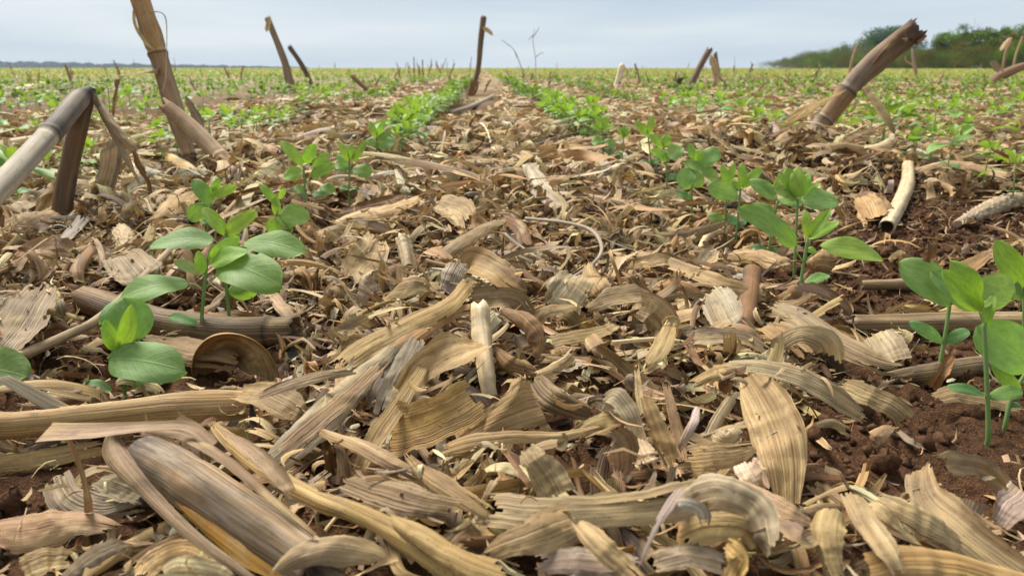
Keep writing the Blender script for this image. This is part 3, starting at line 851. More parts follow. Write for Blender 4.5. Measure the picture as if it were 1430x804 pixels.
far_stalk('twiggy pale stem between the thick stalk and the trees', [(1277, 92), (1274, 70)], [2.2, 1.6], (0.34, 0.24, 0.17), 33, (1282, 118),
          tips=[([(1278, 92, 3), (1266, 86, 2), (1264, 76, 2)], 'beige')])

# two thin dry weeds against the sky
def weed(label, base, paths, tone, r):
    b0 = on_ground(*base); d = depth_of(b0)
    root = empty('dry_weed', b0, label, 'dry weed')
    for k, p in enumerate(paths):
        thin('stem' if k == 0 else 'branch', root, bulk_px(p, [d] * len(p)), np.linspace(r, r * 0.5, len(p)), tone, 60 + k, n=14, ns=5)
    return root
weed('thin grey dry weed with a forked tip against the sky, right of the middle stalk', (748, 124), [[(748, 124), (748, 85), (744, 55), (747, 40)], [(744, 53), (751, 42), (753, 38)], [(748, 80), (756, 74), (759, 76)], [(744, 50), (738, 56)]], (0.38, 0.33, 0.28), 0.004)
weed('long pale straw arching down from the sky beside the middle stalk', (741, 124), [[(741, 124), (730, 100), (719, 72), (706, 60), (700, 56)], [(719, 72), (722, 82)]], (0.52, 0.43, 0.32), 0.005)

# ------------------------------------------------------------------ stalk pieces lying on the ground
def lying(name, label, cat, pts, tone, seed, tone2=None, group='pieces of corn stalk lying in the straw', **kw):
    """pts: px, py, lift cm, radius px"""
    P = []; r = []
    for (px, py, lift, rp) in pts:
        w = on_ground(px, py, lift * 0.01); P.append(w); r.append(px_r(rp, depth_of(w)))
    kw.setdefault('jag', (r[0] * 0.5, r[-1] * 0.7)); kw.setdefault('hollow', (True, True))
    V, Q, lu, tint = stalk_mesh(name, np.array(P), np.array(r), tone, seed, tone2=tone2, **kw)
    org = np.array(P).mean(0)
    o = obj(name, raw_mesh(name, V - org, Q, lu, tint, M_LEAF if seed in (71, 75, 79, 80, 81, 77) else M_STEM), None, tuple(org))
    tag(o, label, cat, group); cap_add(V)
    return o
SP = 'stalk piece'
lying('stalk_piece', 'cream coloured stalk piece with a dark hollow end, on the bare soil at the right', SP, [(1238, 318, 0.8, 11), (1256, 285, 1.0, 10), (1267, 258, 1.2, 9.5), (1268, 232, 1.4, 8)], (0.66, 0.52, 0.32), 70, tone2=(0.60, 0.45, 0.25), jag=(0.003, 0.006))
lying('stalk_piece', 'thick ribbed brown stalk piece lying behind the leftmost pair of leafy seedlings', SP, [(118, 418, 1.0, 19), (200, 445, 1.0, 21), (300, 462, 1.0, 22), (410, 462, 1.2, 20)], (0.36, 0.235, 0.12), 71, tone2=(0.28, 0.195, 0.11), node_at=(0.9,))
lying('stalk_piece', 'long pale stalk lying across the left field with a tuft of roots at its end', SP, [(-30, 208, 1.0, 7), (40, 198, 1.2, 8), (120, 192, 1.2, 8), (180, 184, 1.2, 7)], 'pale', 73, hollow=(False, False))
lying('stalk_piece', 'grey stalk length half buried in the middle distance litter', SP, [(552, 184, 1.5, 6), (600, 182, 1.5, 6), (640, 186, 1.2, 6)], (0.27, 0.225, 0.19), 74)
lying('stalk_piece', 'straw stalk lying level behind the bushy seedlings left of centre', SP, [(312, 208, 1.2, 7), (360, 204, 1.3, 8), (440, 196, 1.2, 7), (500, 190, 1.0, 6)], (0.44, 0.33, 0.21), 75, node_at=(0.35,))
lying('stalk_piece', 'thin brown stalk lying under the far left snapped stump', SP, [(160, 218, 1.0, 5), (240, 214, 1.0, 6), (310, 216, 0.8, 6)], (0.36, 0.27, 0.18), 76)
lying('stalk_piece', 'slanting tan stalk on the heap behind the middle of the picture', SP, [(498, 214, 1.0, 6), (530, 190, 1.6, 6), (575, 162, 2.0, 6)], (0.42, 0.31, 0.19), 77)
lying('stalk_piece', 'greyish stalk rod lying on the heap below the middle skyline stalk', SP, [(628, 158, 1.4, 2.6), (660, 148, 1.6, 3), (690, 134, 1.6, 2.6)], (0.38, 0.31, 0.24), 78)
lying('stalk_piece', 'long bleached stalk lying across the soil beneath the right hand seedlings', SP, [(1205, 398, 0.8, 7), (1290, 396, 0.9, 9), (1380, 392, 0.9, 9), (1460, 395, 0.8, 8)], (0.50, 0.38, 0.22), 79)
lying('stalk_piece', 'dark shadow brown half stalk lying behind the two seedlings at the right', SP, [(1195, 452, 0.9, 13), (1280, 452, 1.0, 16), (1370, 450, 1.0, 16), (1450, 450, 1.0, 15)], (0.38, 0.28, 0.17), 80, tone2=(0.48, 0.37, 0.22))
lying('stalk_piece', 'weathered plank like stalk split across the soil, lower of the right hand stalks', SP, [(1240, 528, 0.5, 9), (1300, 520, 0.8, 13), (1370, 510, 0.8, 13), (1450, 505, 0.8, 13)], (0.30, 0.22, 0.15), 81)
lying('stalk_piece', 'light stub poking up out of the litter at the very centre', SP, [(684, 560, 0.0, 11), (677, 520, 1.2, 12), (671, 470, 2.4, 13), (668, 436, 3.4, 13)], (0.62, 0.48, 0.28), 82, lump=0.14, jag=(0, 0.006), ns=12)
lying('stalk_piece', 'square ended rust brown splinter standing in the straw right of centre', SP, [(1040, 472, 0.0, 12), (1043, 440, 1.0, 13), (1048, 405, 2.0, 13), (1051, 380, 2.8, 13)], (0.22, 0.115, 0.05), 83, hollow=(False, False), lump=0.22, ns=9, jag=(0, 0.006))
lying('stalk_piece', 'short frayed stub standing in the straw left of centre', SP, [(572, 375, 0.2, 10), (568, 355, 1.2, 11), (563, 336, 2.2, 11)], (0.46, 0.36, 0.22), 84, lump=0.1)
lying('stalk_piece', 'small straw peg beside the seedling group right of centre', SP, [(976, 350, 0.2, 4), (988, 330, 1.2, 5), (1003, 322, 1.8, 5)], 'pale', 85)
lying('stalk_piece', 'leaning straw coloured stalk across the left edge litter behind the snapped stump', SP, [(20, 128, 1.5, 4), (45, 122, 1.8, 5), (66, 118, 1.8, 4)], 'pale', 86)
lying('stalk_piece', 'pale round stalk end behind the tall left stalk', SP, [(238, 222, 1.2, 8), (262, 236, 1.2, 9), (276, 250, 1.2, 9)], 'gold', 87, jag=(0.002, 0.002))
lying('twig', 'long thin brown twig lying from the left edge up to the thick ribbed stalk piece', 'twig', [(-10, 512, 1.6, 8), (90, 470, 1.8, 7), (150, 435, 2.4, 6), (235, 352, 2.2, 5)], (0.36, 0.26, 0.15), 88, group='bare twigs in the straw', hollow=(False, False))
lying('twig', 'whitish curved twig arching over the litter right of the centre', 'twig', [(735, 305, 2.0, 2.2), (790, 311, 2.8, 2.4), (826, 322, 3.0, 2.6), (840, 345, 2.6, 2.6), (828, 368, 2.0, 2.4), (775, 402, 1.2, 2)], (0.42, 0.34, 0.26), 89, group='bare twigs in the straw', hollow=(False, False))
lying('twig', 'straight bleached twig crossing the right of centre litter beneath the square splinter', 'twig', [(855, 478, 1.6, 3), (920, 474, 1.8, 3.4), (990, 484, 1.6, 3)], 'pale', 90, group='bare twigs in the straw', hollow=(False, False))
lying('twig', 'thin dark twig resting on the heap right of the middle', 'twig', [(735, 208, 1.6, 2), (780, 192, 2.2, 2.2), (824, 184, 2.2, 2)], (0.16, 0.11, 0.07), 91, group='bare twigs in the straw', hollow=(False, False))

# ------------------------------------------------------------------ the sheathed stalk in the left foreground
P = [on_ground(q[0], q[1], q[2] * 0.01) for q in [(206, 640, 2.2), (262, 672, 2.2), (336, 722, 2.0), (450, 800, 1.6)]]
root = empty('sheathed_stalk', P[1] * [1, 1, 0] + [0, 0, float(Hs(P[1][0], P[1][1]))], 'thick grey and amber stalk wrapped in its leaf sheath, lying in the bottom left corner', 'corn stalk')
rr_ = np.array([px_r(a_, depth_of(p)) for a_, p in zip([33, 35, 36, 38], P)])
o_, V_ = stalk_obj('stem', root, np.array(P), rr_, [(0, (0.09, 0.07, 0.055)), (0.06, (0.14, 0.11, 0.08)), (0.2, (0.28, 0.205, 0.13)), (0.5, (0.38, 0.255, 0.13)), (1, (0.36, 0.245, 0.13))], 95, jag=(0.001, 0.002), hollow=(True, True), lump=0.008, ns=32); cap_add(V_); o_.data.materials[0] = M_CANE
def sub_leaf(name, pts, tone, **kw):
    o = traced_leaf(name, None, None, tone, pts, parent=root, **kw)
    o.location = tuple(-np.array(root.location)); return o
sub_leaf('amber_strip', [(232, 686, 2.2, 8), (280, 724, 2.2, 20), (335, 764, 2.0, 24), (400, 812, 1.6, 22)], (0.62, 0.34, 0.055), cup=1.0, prof=2, ribs=0.3, wave=0, ragged=0.03, f=0.9)
sub_leaf('leaf_sheath', [(196, 596, 4.6, 10), (160, 602, 4.4, 22, 10), (158, 630, 3.8, 26, 20), (196, 676, 3.6, 17, 30), (262, 742, 3.4, 13, 30), (330, 792, 3.0, 11, 30), (380, 826, 2.4, 10)], (0.34, 0.235, 0.14), cup=1.0, prof=3, ribs=0.4, wave=0, ragged=0.05)
sub_leaf('leaf_sheath', [(205, 600, 5.0, 8, -30), (262, 606, 5.0, 20, -30), (322, 642, 4.8, 20, -30), (378, 690, 4.2, 16, -30), (440, 746, 3.4, 8)], (0.25, 0.155, 0.08), cup=1.3, prof=3, ribs=0.4, wave=0, ragged=0.05)
sub_leaf('leaf_sheath', [(300, 596, 4.6, 6), (350, 628, 4.6, 14, 20), (392, 668, 4.0, 18, 10), (425, 720, 3.0, 10)], (0.44, 0.31, 0.19), cup=0.8, prof=2, ribs=0.4)
sub_leaf('leaf_sheath', [(62, 604, 5.0, 26), (130, 602, 5.4, 20), (200, 596, 5.6, 13), (262, 596, 5.4, 14), (296, 622, 4.8, 16)], (0.52, 0.37, 0.25), cup=0.6, prof=3, ribs=0.15, wave=0, ragged=0.04)
sub_leaf('petiole', [(96, 612, 4.8, 8), (110, 650, 3.6, 10, 30), (120, 690, 2.4, 11, 20), (124, 716, 1.4, 9)], (0.30, 0.15, 0.06), cup=1.2, prof=3, ribs=0.2, wave=0, ragged=0.04)

# ------------------------------------------------------------------ cob and husks
def cob(label, pts, rpx, seed, tone=(0.40, 0.31, 0.21)):
    P = [on_ground(a, b_, c * 0.01) for a, b_, c in pts]; r = [px_r(a, depth_of(p)) for a, p in zip(rpx, P)]
    S = spline(np.c_[np.array(P), r], 60)
    V, Q, lu, ns = tube(S[:, :3], S[:, 3], 36, lump=0.10, seed=seed)
    g = np.random.default_rng(seed)
    c = np.mean(S[:, :3], 0)
    m = len(V) // ns
    i = np.arange(len(V)) // ns; j = np.arange(len(V)) % ns
    ax = np.repeat(np.concatenate([np.repeat(S[:1, :3], 3, 0), S[:, :3], np.repeat(S[-1:, :3], 3, 0)]), ns, 0)
    k = 1 + 0.16 * ((i // 2 + j // 2) % 2) + 0.12 * g.standard_normal(len(V))
    V = ax + (V - ax) * k[:, None]
    tint = np.c_[np.array(tone) * (1 + 0.12 * g.standard_normal((len(V), 1))), np.ones(len(V))]
    o = obj('corn_cob', raw_mesh('corn_cob', V - c, Q, lu, tint, M_STEM), None, tuple(c))
    tag(o, label, 'corn cob'); cap_add(V); return o
cob('rough whitish bare corn cob lying on the soil at the right edge', [(1338, 312, 0.8), (1370, 298, 0.9), (1404, 284, 1.1), (1425, 276, 1.0)], [5, 10, 12, 8], 96)
cob('small crumbly cream cob fragment between the snapped stump and the left seedlings', [(170, 322, 0.8), (176, 336, 0.8), (178, 352, 0.6)], [9, 13, 8], 97, (0.48, 0.37, 0.22))
cob('pale knobbly cob fragment in the litter under the curved whitish twig', [(716, 362, 0.6), (742, 364, 0.8), (762, 366, 0.6)], [8, 13, 8], 98, (0.46, 0.34, 0.18))

# barrel shaped husk in front of the left seedlings
def barrel(label, base_l, base_r, top_py, back, tone, seed):
    """arched piece of sheath: half cylinder whose mouth faces the viewer"""
    A = on_ground(base_l[0], base_l[1], base_l[2] * 0.01); B_ = on_ground(base_r[0], base_r[1], base_r[2] * 0.01)
    ax = nrm(np.array(back)); mid = (A + B_) / 2; half = (B_ - A) / 2; r = np.linalg.norm(half)
    d = depth_of(mid); hgt = (mid[2] - at_depth((base_l[0] + base_r[0]) / 2, top_py, d)[2]) * -1
    nl, nw = 30, 40; th = np.linspace(-0.12, np.pi * 1.08, nw); L = 0.018
    g = np.random.default_rng(seed)
    V = np.zeros((nl, nw, 3)); lu = np.zeros((nl, nw, 3))
    edge = np.interp(np.linspace(0, 8, nw), np.arange(9), g.random(9)) * 0.006
    for i in range(nl):
        s = i / (nl - 1)
        for j in range(nw):
            k = math.cos(1.40 * s) + 0.02 * math.sin(3 * th[j] + 4 * s)
            V[i, j] = mid + half * math.cos(th[j]) * k + np.array([0, 0, 1]) * math.sin(th[j]) * hgt * k + ax * (s * (L + edge[j]) + 0.010 * (j / nw - 0.5))
            lu[i, j] = (th[j] * r, s * L, 0.31)
    org = mid.copy()
    root = empty('curled_husk', org, label, 'corn husk')
    Q = grid_quads(nl, nw)
    inner = V.copy(); cen = mid + ax * L / 2
    inner = inner + nrm(cen - inner) * 0.0006
    o = obj('outer_skin', raw_mesh('outer_skin', V.reshape(-1, 3) - org, Q, lu.reshape(-1, 3), np.tile(np.r_[TONES['tan'], 0.15], (nl * nw, 1)), M_LEAF), root)
    o = obj('inner_skin', raw_mesh('inner_skin', inner.reshape(-1, 3) - org, Q, lu.reshape(-1, 3), np.tile(np.r_[tone, 0.12], (nl * nw, 1)), M_LEAF), root)
    cap_add(V.reshape(-1, 3))
    for q in range(5):
        for w in np.linspace(-1.1, 1.1, 14):
            p = mid + half * w - np.array([0.0, 1, 0]) * 0.008 * q; cap_add(np.array([[p[0], p[1], float(Hs(p[0], p[1])) + 0.008]]))
barrel('brown barrel shaped curl of husk, open towards the camera, in front of the left seedlings', (268, 528, 0.2), (390, 530, 0.2), 458, (-0.35, 0.9, 0.06), (0.40, 0.235, 0.11), 99)

# ------------------------------------------------------------------ traced dry leaves of the foreground litter
DL, FR = 'dry leaf', 'leaf scrap'
G1 = 'dry maize leaves lying on top of the litter'
def T_(label, tone, pts, name='dry_leaf', cat=DL, **kw):
    kw.setdefault('group', G1)
    if 'ribs' not in kw: kw['ribs'] = 0.95 if 'ribbed' in label or 'corrug' in label else 0.55
    return traced_leaf(name, label, cat, tone, pts, **kw)
# --- left foreground
T_('broad rolled golden tan sheath reaching in from the left edge below the seedlings', (0.562, 0.373, 0.159), [(-40, 590, 2.8, 66), (60, 582, 2.8, 66), (170, 570, 2.6, 60), (270, 562, 2.4, 54), (346, 560, 1.6, 40)], cup=1.35, f=0.6, prof=3, ragged=0.04, nw=19)
T_('tan strip that continues the broad rolled sheath towards the centre', 'tan', [(330, 548, 2.2, 20), (370, 552, 2.6, 34), (410, 570, 2.2, 34), (432, 586, 1.4, 16)], cup=0.7, f=0.6)
T_('darker rolled sheath under the broad golden one at the left edge', (0.510, 0.343, 0.135), [(-40, 648, 1.2, 30), (40, 640, 1.2, 30), (110, 628, 1.2, 26), (165, 618, 1.0, 18)], cup=1.2, f=0.6, prof=3)
T_('grey strip crossing the end of the broad rolled sheath', (0.383, 0.278, 0.164), [(352, 556, 3.0, 6), (400, 538, 3.4, 14), (450, 524, 3.4, 15), (520, 512, 3.0, 8)], cup=0.5, prof=3)
T_('ribbed grey leaf bent into a dark loop under the sheathed stalk', (0.395, 0.319, 0.217), [(76, 660, 1.6, 24, 20), (92, 696, 1.6, 32, 10), (140, 712, 1.4, 26), (200, 704, 1.2, 20)], cup=0.6, f=0.7)
T_('small twisted grey leaf between the loop and the sheathed stalk', 'grey', [(132, 672, 2.0, 12), (165, 680, 2.0, 28, 15), (200, 692, 1.8, 22)], cup=0.7)
T_('wide dull leaf spreading over the soil in the bottom left corner', 'beige', [(-20, 745, 1.0, 30), (50, 738, 1.2, 44), (120, 730, 1.2, 34), (180, 740, 0.8, 14)], cup=0.5, f=0.5, prof=1)
T_('grey leaf folded down towards the bottom edge left of the stalk', 'grey', [(88, 812, 1.0, 22), (120, 782, 1.4, 26), (160, 762, 1.6, 22), (190, 760, 1.0, 10)], cup=0.6)
T_('golden scrap of husk in the bottom left corner', 'gold', [(20, 800, 1.0, 30), (60, 782, 1.2, 36), (104, 778, 1.0, 22)], name='husk_scrap', cat=FR, cup=0.4)
T_('pale crumpled strip at the bottom edge beneath the amber stalk', 'pale', [(190, 808, 1.6, 26), (220, 780, 1.8, 30, 20), (262, 766, 1.6, 24), (300, 790, 1.0, 14)], cup=0.6)
T_('curled cream strip at the bottom edge left of centre', 'cream', [(225, 800, 2.2, 14), (250, 790, 2.4, 22, 30), (300, 796, 2.4, 22, 40), (330, 812, 2.0, 12)], cup=0.8)
T_('long twisted golden ribbon running from the sheathed stalk to the bottom edge', (0.587, 0.403, 0.159), [(288, 580, 2.6, 5), (318, 612, 3.2, 16, 20), (370, 652, 3.4, 24, 10), (440, 690, 3.4, 28, 0), (500, 716, 3.2, 30, 25), (570, 752, 2.8, 40, 15), (640, 800, 2.2, 44, 0), (680, 830, 2.0, 40)], cup=0.9, prof=3, nl=70)
T_('second golden ribbon beside the long twisted one at the bottom edge', 'gold', [(525, 716, 2.8, 10), (570, 734, 3.2, 30, 10), (640, 772, 3.0, 40, -10), (720, 815, 2.4, 40)], cup=1.0, prof=3)
T_('smooth beige leaf leaning out of the bottom edge right of the amber stalk', (0.485, 0.366, 0.217), [(372, 806, 2.4, 22), (410, 776, 3.0, 42, 10), (460, 764, 3.0, 44), (520, 770, 2.4, 30), (560, 790, 1.8, 16)], cup=0.9, prof=2)
T_('grey bundle leaf fanning down between the stub and the golden ribbon', 'grey', [(556, 478, 2.8, 12), (520, 512, 2.6, 24), (470, 560, 2.2, 34), (400, 628, 1.6, 36), (350, 668, 1.0, 24)], cup=0.5, prof=3, nl=60)
T_('pale rib leaf beside the grey fan', 'beige', [(566, 470, 3.0, 8), (500, 540, 2.8, 16), (440, 590, 2.6, 20), (380, 640, 2.0, 14)], cup=0.8, prof=3)
T_('straw leaf along the right side of the grey stalk piece', 'tan', [(600, 500, 3.0, 8), (560, 560, 2.6, 18), (520, 620, 2.0, 22), (498, 666, 1.2, 16)], cup=0.7, prof=3)
T_('long straw leaf rising from the grey fan to the centre', (0.600, 0.421, 0.179), [(430, 540, 1.8, 14), (500, 490, 2.4, 30), (570, 452, 2.8, 28), (630, 422, 3.0, 20), (662, 385, 3.2, 16, 20)], cup=0.6, prof=3, nl=60)
T_('straw leaf under the long one, ending at the light stub', 'gold', [(470, 520, 1.6, 12), (560, 480, 2.2, 20), (620, 440, 2.4, 18), (668, 428, 2.4, 10)], cup=0.5, prof=3)
T_('flat grey splintered piece of stem standing out of the straw at the centre bottom', (0.378, 0.322, 0.233), [(584, 470, 3.0, 16), (566, 505, 2.6, 22), (545, 545, 1.8, 24), (528, 585, 1.0, 18)], cup=0.2, f=0.8, prof=3, ribs=0.2, name='stem_splinter', cat='stem splinter')
T_('darker split sliver left of the flat grey stem piece', (0.252, 0.211, 0.159), [(560, 478, 2.6, 6), (545, 510, 2.2, 9), (524, 545, 1.8, 9), (508, 572, 1.0, 6)], cup=0.3, f=0.9, prof=3, ribs=0.2, name='stem_splinter', cat='stem splinter')
# --- left middle
T_('wide grey ribbed leaf lying to the left edge above the bare soil', (0.473, 0.366, 0.242), [(-25, 508, 1.6, 30), (15, 465, 2.4, 48), (42, 430, 2.8, 44), (66, 394, 2.8, 16)], cup=0.5, f=0.6, prof=3)
T_('fan shaped grey ribbed leaf left of the left seedlings', (0.485, 0.391, 0.251), [(160, 352, 2.0, 20, 0), (178, 366, 2.2, 44), (196, 388, 1.8, 44), (206, 400, 1.2, 26)], cup=0.4)
T_('light flat strip crossing behind the front left seedling', 'silver', [(75, 348, 1.4, 8), (100, 322, 1.8, 14), (122, 298, 2.0, 12)], cup=0.5)
T_('curled brown tip standing beside the cream cob fragment', (0.421, 0.249, 0.107), [(116, 396, 1.0, 14, 40), (112, 372, 2.0, 20, 30), (124, 346, 2.4, 20, 0), (108, 352, 2.2, 10, -40)], cup=1.1)
T_('folded tan leaf arching to the left of the curled brown tip', 'tan', [(20, 372, 0.8, 14), (50, 348, 1.8, 26), (85, 346, 2.0, 26, 15), (110, 352, 1.4, 14)], cup=0.6)
T_('smooth tan husk lying behind the front left seedling', (0.638, 0.426, 0.183), [(206, 312, 1.2, 10), (232, 292, 1.8, 22), (256, 272, 2.0, 26), (284, 262, 1.6, 12)], name='husk_scrap', cat='husk', cup=0.9, prof=2)
T_('ribbed brown sheath lying beneath the left seedlings', (0.421, 0.284, 0.145), [(196, 470, 1.4, 22), (250, 482, 1.6, 34), (300, 496, 1.4, 30), (345, 512, 0.8, 14)], cup=0.9)
T_('straw strip slanting from the left seedlings down to the stub', 'beige', [(372, 400, 2.0, 9), (396, 432, 1.8, 14), (420, 462, 1.2, 10)], cup=0.6, prof=3)
T_('layered tan sheath left of the snapped stump', (0.459, 0.314, 0.159), [(-10, 322, 1.2, 30), (30, 312, 1.6, 34), (60, 300, 1.8, 30), (82, 286, 1.6, 16)], cup=0.7)
T_('grey leaf tongue lying under the bent grey stalk', (0.485, 0.366, 0.231), [(12, 300, 1.6, 10), (40, 280, 2.6, 20), (72, 264, 3.0, 20)], cup=0.7)
T_('curled tan loop at the foot of the snapped stump', 'brown', [(42, 336, 0.6, 12, 30), (54, 320, 1.6, 16, 10), (72, 324, 1.4, 14, -30)], cup=0.7)
T_('straw leaf lying from the stub to the right of the left seedlings', 'pale', [(455, 318, 1.2, 8), (500, 300, 2.0, 18), (550, 290, 2.4, 18), (588, 272, 2.2, 8)], cup=0.7, prof=3)
T_('brown edged leaf behind the straw leaf left of centre', 'brown', [(462, 300, 1.6, 6), (520, 284, 2.6, 10), (582, 270, 2.6, 6)], cup=0.6, prof=3)
# --- centre
T_('arched golden brown leaf with a grey face at the centre', (0.435, 0.278, 0.116), [(646, 378, 2.4, 26, 60), (660, 366, 3.0, 32, 20), (690, 378, 2.8, 32, 0), (718, 400, 2.0, 26), (748, 416, 1.2, 12)], cup=0.6)
T_('upright silver ribbed leaf face at the centre', 'silver', [(645, 362, 3.0, 14), (634, 382, 2.6, 26), (622, 408, 1.6, 18)], cup=0.4, f=0.9)
T_('dark ribbed leaf lying square at the centre', (0.344, 0.243, 0.121), [(652, 420, 2.2, 26), (690, 416, 2.6, 32), (722, 420, 2.4, 32, 10), (740, 444, 1.4, 22, 20)], cup=0.6, f=0.8)
T_('dark brown curl hanging over the hollow at the centre', (0.293, 0.160, 0.063), [(700, 430, 2.8, 8), (728, 448, 3.0, 26, 30), (746, 474, 2.4, 30, 30), (738, 502, 1.2, 20, 20)], cup=0.9, f=0.8)
T_('brown ribbed scroll right of the light stub', (0.319, 0.189, 0.082), [(690, 480, 1.6, 16, -20), (712, 500, 1.8, 26), (736, 512, 1.2, 22), (750, 520, 0.6, 10)], cup=1.1)
T_('smooth tan arching leaf below the light stub', (0.600, 0.414, 0.202), [(556, 560, 1.2, 20), (590, 516, 2.8, 40, 10), (636, 490, 3.2, 44, 0), (676, 480, 2.6, 26, -10)], cup=0.8, prof=3)
T_('wide golden ribbed leaf tilted up left of the bottom centre', (0.562, 0.362, 0.125), [(535, 606, 1.2, 46), (580, 596, 1.8, 58), (630, 576, 2.4, 62), (680, 545, 2.8, 46)], cup=0.5, f=0.8, prof=3)
T_('wide tan ribbed leaf tilted beside the golden one', (0.537, 0.355, 0.159), [(636, 612, 1.0, 18), (680, 590, 1.8, 36), (720, 572, 2.2, 52), (756, 562, 2.0, 60)], cup=0.4, f=0.8)
T_('long pale corrugated leaf arching across the bottom centre', (0.612, 0.437, 0.217), [(612, 626, 1.4, 12), (660, 612, 2.2, 22), (720, 606, 2.4, 24), (780, 606, 2.0, 20), (850, 592, 1.2, 8)], cup=1.0, prof=3)
T_('dark ribbed leaf wedge right of the tilted tan leaf', (0.281, 0.195, 0.101), [(742, 520, 2.0, 14), (768, 552, 1.8, 34), (806, 570, 1.2, 26), (834, 576, 0.8, 10)], cup=0.5, f=0.7)
T_('olive straw leaf lying right of the dark wedge', (0.459, 0.355, 0.159), [(800, 608, 1.0, 14), (835, 590, 1.4, 22), (870, 580, 1.4, 18), (890, 574, 1.0, 8)], cup=0.5)
T_('tightly twisted corrugated ribbon at the bottom centre', (0.548, 0.384, 0.193), [(566, 630, 2.2, 14), (590, 656, 2.6, 26, 20), (625, 680, 2.6, 28, 10), (665, 706, 2.2, 26, 0), (700, 730, 1.6, 14)], cup=1.3, prof=3)
T_('brown ribbon running in from the left to the twisted corrugated one', 'beige', [(440, 596, 2.2, 10), (490, 616, 2.8, 20), (540, 640, 2.6, 22), (590, 668, 1.8, 12)], cup=0.9)
T_('flat ribbed greyish leaf lying left of the bottom centre', (0.473, 0.349, 0.207), [(476, 668, 2.0, 20), (530, 684, 2.6, 34), (590, 702, 2.6, 38), (654, 718, 2.0, 24)], cup=0.5, f=0.7, prof=3)
T_('long mottled grey leaf lying level across the bottom centre', (0.537, 0.414, 0.242), [(662, 706, 2.0, 34), (740, 714, 2.4, 44), (830, 712, 2.4, 44), (920, 706, 2.4, 40), (1010, 690, 2.0, 26)], cup=0.5, f=0.7, prof=3, nl=60)
T_('short stiff leaf blade with an orange tip leaning over the mottled leaf', (0.523, 0.407, 0.231), [(731, 620, 3.6, 14), (746, 640, 3.4, 34), (766, 665, 2.8, 52), (780, 694, 2.2, 54)], cup=0.5, f=0.9)
T_('thin brown straw leaning left of the stiff blade', 'brown', [(704, 628, 2.6, 5), (724, 655, 2.6, 7), (748, 690, 2.2, 8)], name='straw', cat='straw', cup=0.8, nw=7)
T_('pointed tan leaf pointing left beneath the mottled leaf', (0.537, 0.391, 0.207), [(668, 776, 2.0, 8), (710, 758, 2.6, 34), (760, 742, 2.8, 50), (806, 722, 2.6, 40)], cup=0.6, f=0.7, prof=3)
T_('grey brown leaf at the bottom edge under the pointed one', 'grey', [(730, 790, 1.8, 20), (790, 780, 2.2, 36), (850, 786, 2.0, 36), (900, 800, 1.6, 20)], cup=0.5)
T_('thin grey leaf tip crossing down the bottom right of centre', 'beige', [(800, 722, 3.4, 12), (836, 758, 3.4, 30, 20), (870, 790, 3.0, 34), (900, 820, 2.6, 30)], cup=0.9, prof=3)
T_('slender grey stem like leaf lying over the bottom cluster', 'silver', [(952, 680, 4.0, 14, 30), (925, 720, 4.2, 9), (905, 760, 3.8, 6), (890, 800, 3.2, 4)], cup=0.6, nw=7)
T_('white torn pith scrap among the blades right of bottom centre', 'cream', [(890, 605, 1.4, 12), (898, 630, 1.6, 26), (905, 650, 1.2, 30)], name='pith_scrap', cat=FR, cup=0.3, ragged=0.5)
T_('silver striped leaf arching left of the upright blades', (0.562, 0.485, 0.334), [(840, 560, 1.8, 18, 40), (858, 552, 2.6, 24, 10), (878, 574, 2.2, 28), (890, 606, 1.4, 20), (898, 634, 0.8, 10)], cup=0.7)
T_('rosy brown curled scrap below the silver striped leaf', (0.537, 0.343, 0.193), [(850, 606, 2.4, 34), (866, 620, 2.0, 48), (868, 645, 1.2, 38), (862, 668, 0.6, 18)], name='husk_scrap', cat='husk', cup=0.8, f=0.9)
T_('first narrow upright blade right of the silver striped leaf', 'tan', [(898, 545, 3.8, 10), (912, 580, 3.0, 22), (928, 620, 2.0, 26), (945, 660, 1.0, 22)], cup=0.7, f=0.9, prof=3)
T_('second narrow upright blade, thinner, behind the first', 'beige', [(928, 530, 3.8, 8), (938, 570, 2.8, 14), (948, 610, 1.8, 15), (955, 650, 1.0, 12)], cup=0.7, f=0.9, prof=3)
T_('thin upright straw standing beside the narrow blades', 'pale', [(888, 505, 3.2, 6), (892, 545, 2.2, 9), (896, 585, 1.4, 8)], name='straw', cat='straw', cup=0.7, nw=7)
T_('tall pale wisp arching left of the upright ribbed leaf', 'silver', [(975, 560, 3.0, 3), (968, 585, 3.0, 12, 20), (955, 615, 2.2, 13), (955, 636, 1.4, 6)], cup=0.8, nw=7)
# --- right of centre, front
T_('tall upright tan ribbed leaf, widest in the right foreground', (0.562, 0.396, 0.198), [(1046, 526, 3.4, 20), (1066, 560, 3.2, 50), (1084, 600, 2.6, 60), (1096, 650, 1.8, 50), (1100, 702, 0.8, 30)], cup=0.35, f=0.95, prof=3, ragged=0.03)
T_('dark brown curl behind the upright ribbed leaf', 'brown', [(1014, 552, 1.2, 16, 40), (1020, 526, 2.4, 24, 20), (1044, 526, 2.6, 20, -10)], cup=0.9)
T_('whitish ribbed leaf arching down right of the upright leaf', (0.600, 0.485, 0.299), [(1000, 508, 2.2, 8), (1060, 512, 2.8, 20), (1120, 528, 2.8, 26), (1170, 556, 2.2, 26), (1216, 588, 1.0, 12)], cup=0.5, f=0.6, prof=3, nl=56)
T_('olive ribbed leaf with a squared dark tip on the right soil', (0.459, 0.349, 0.173), [(1165, 530, 1.8, 16), (1205, 548, 2.0, 28), (1244, 566, 1.8, 32), (1274, 590, 1.2, 26)], cup=0.5, f=0.7, prof=3)
T_('thin grey sliver lying on the right soil below the olive leaf', 'grey', [(1122, 600, 0.8, 6), (1160, 590, 1.4, 12, 20), (1192, 602, 1.0, 8)], cup=0.5, nw=7)
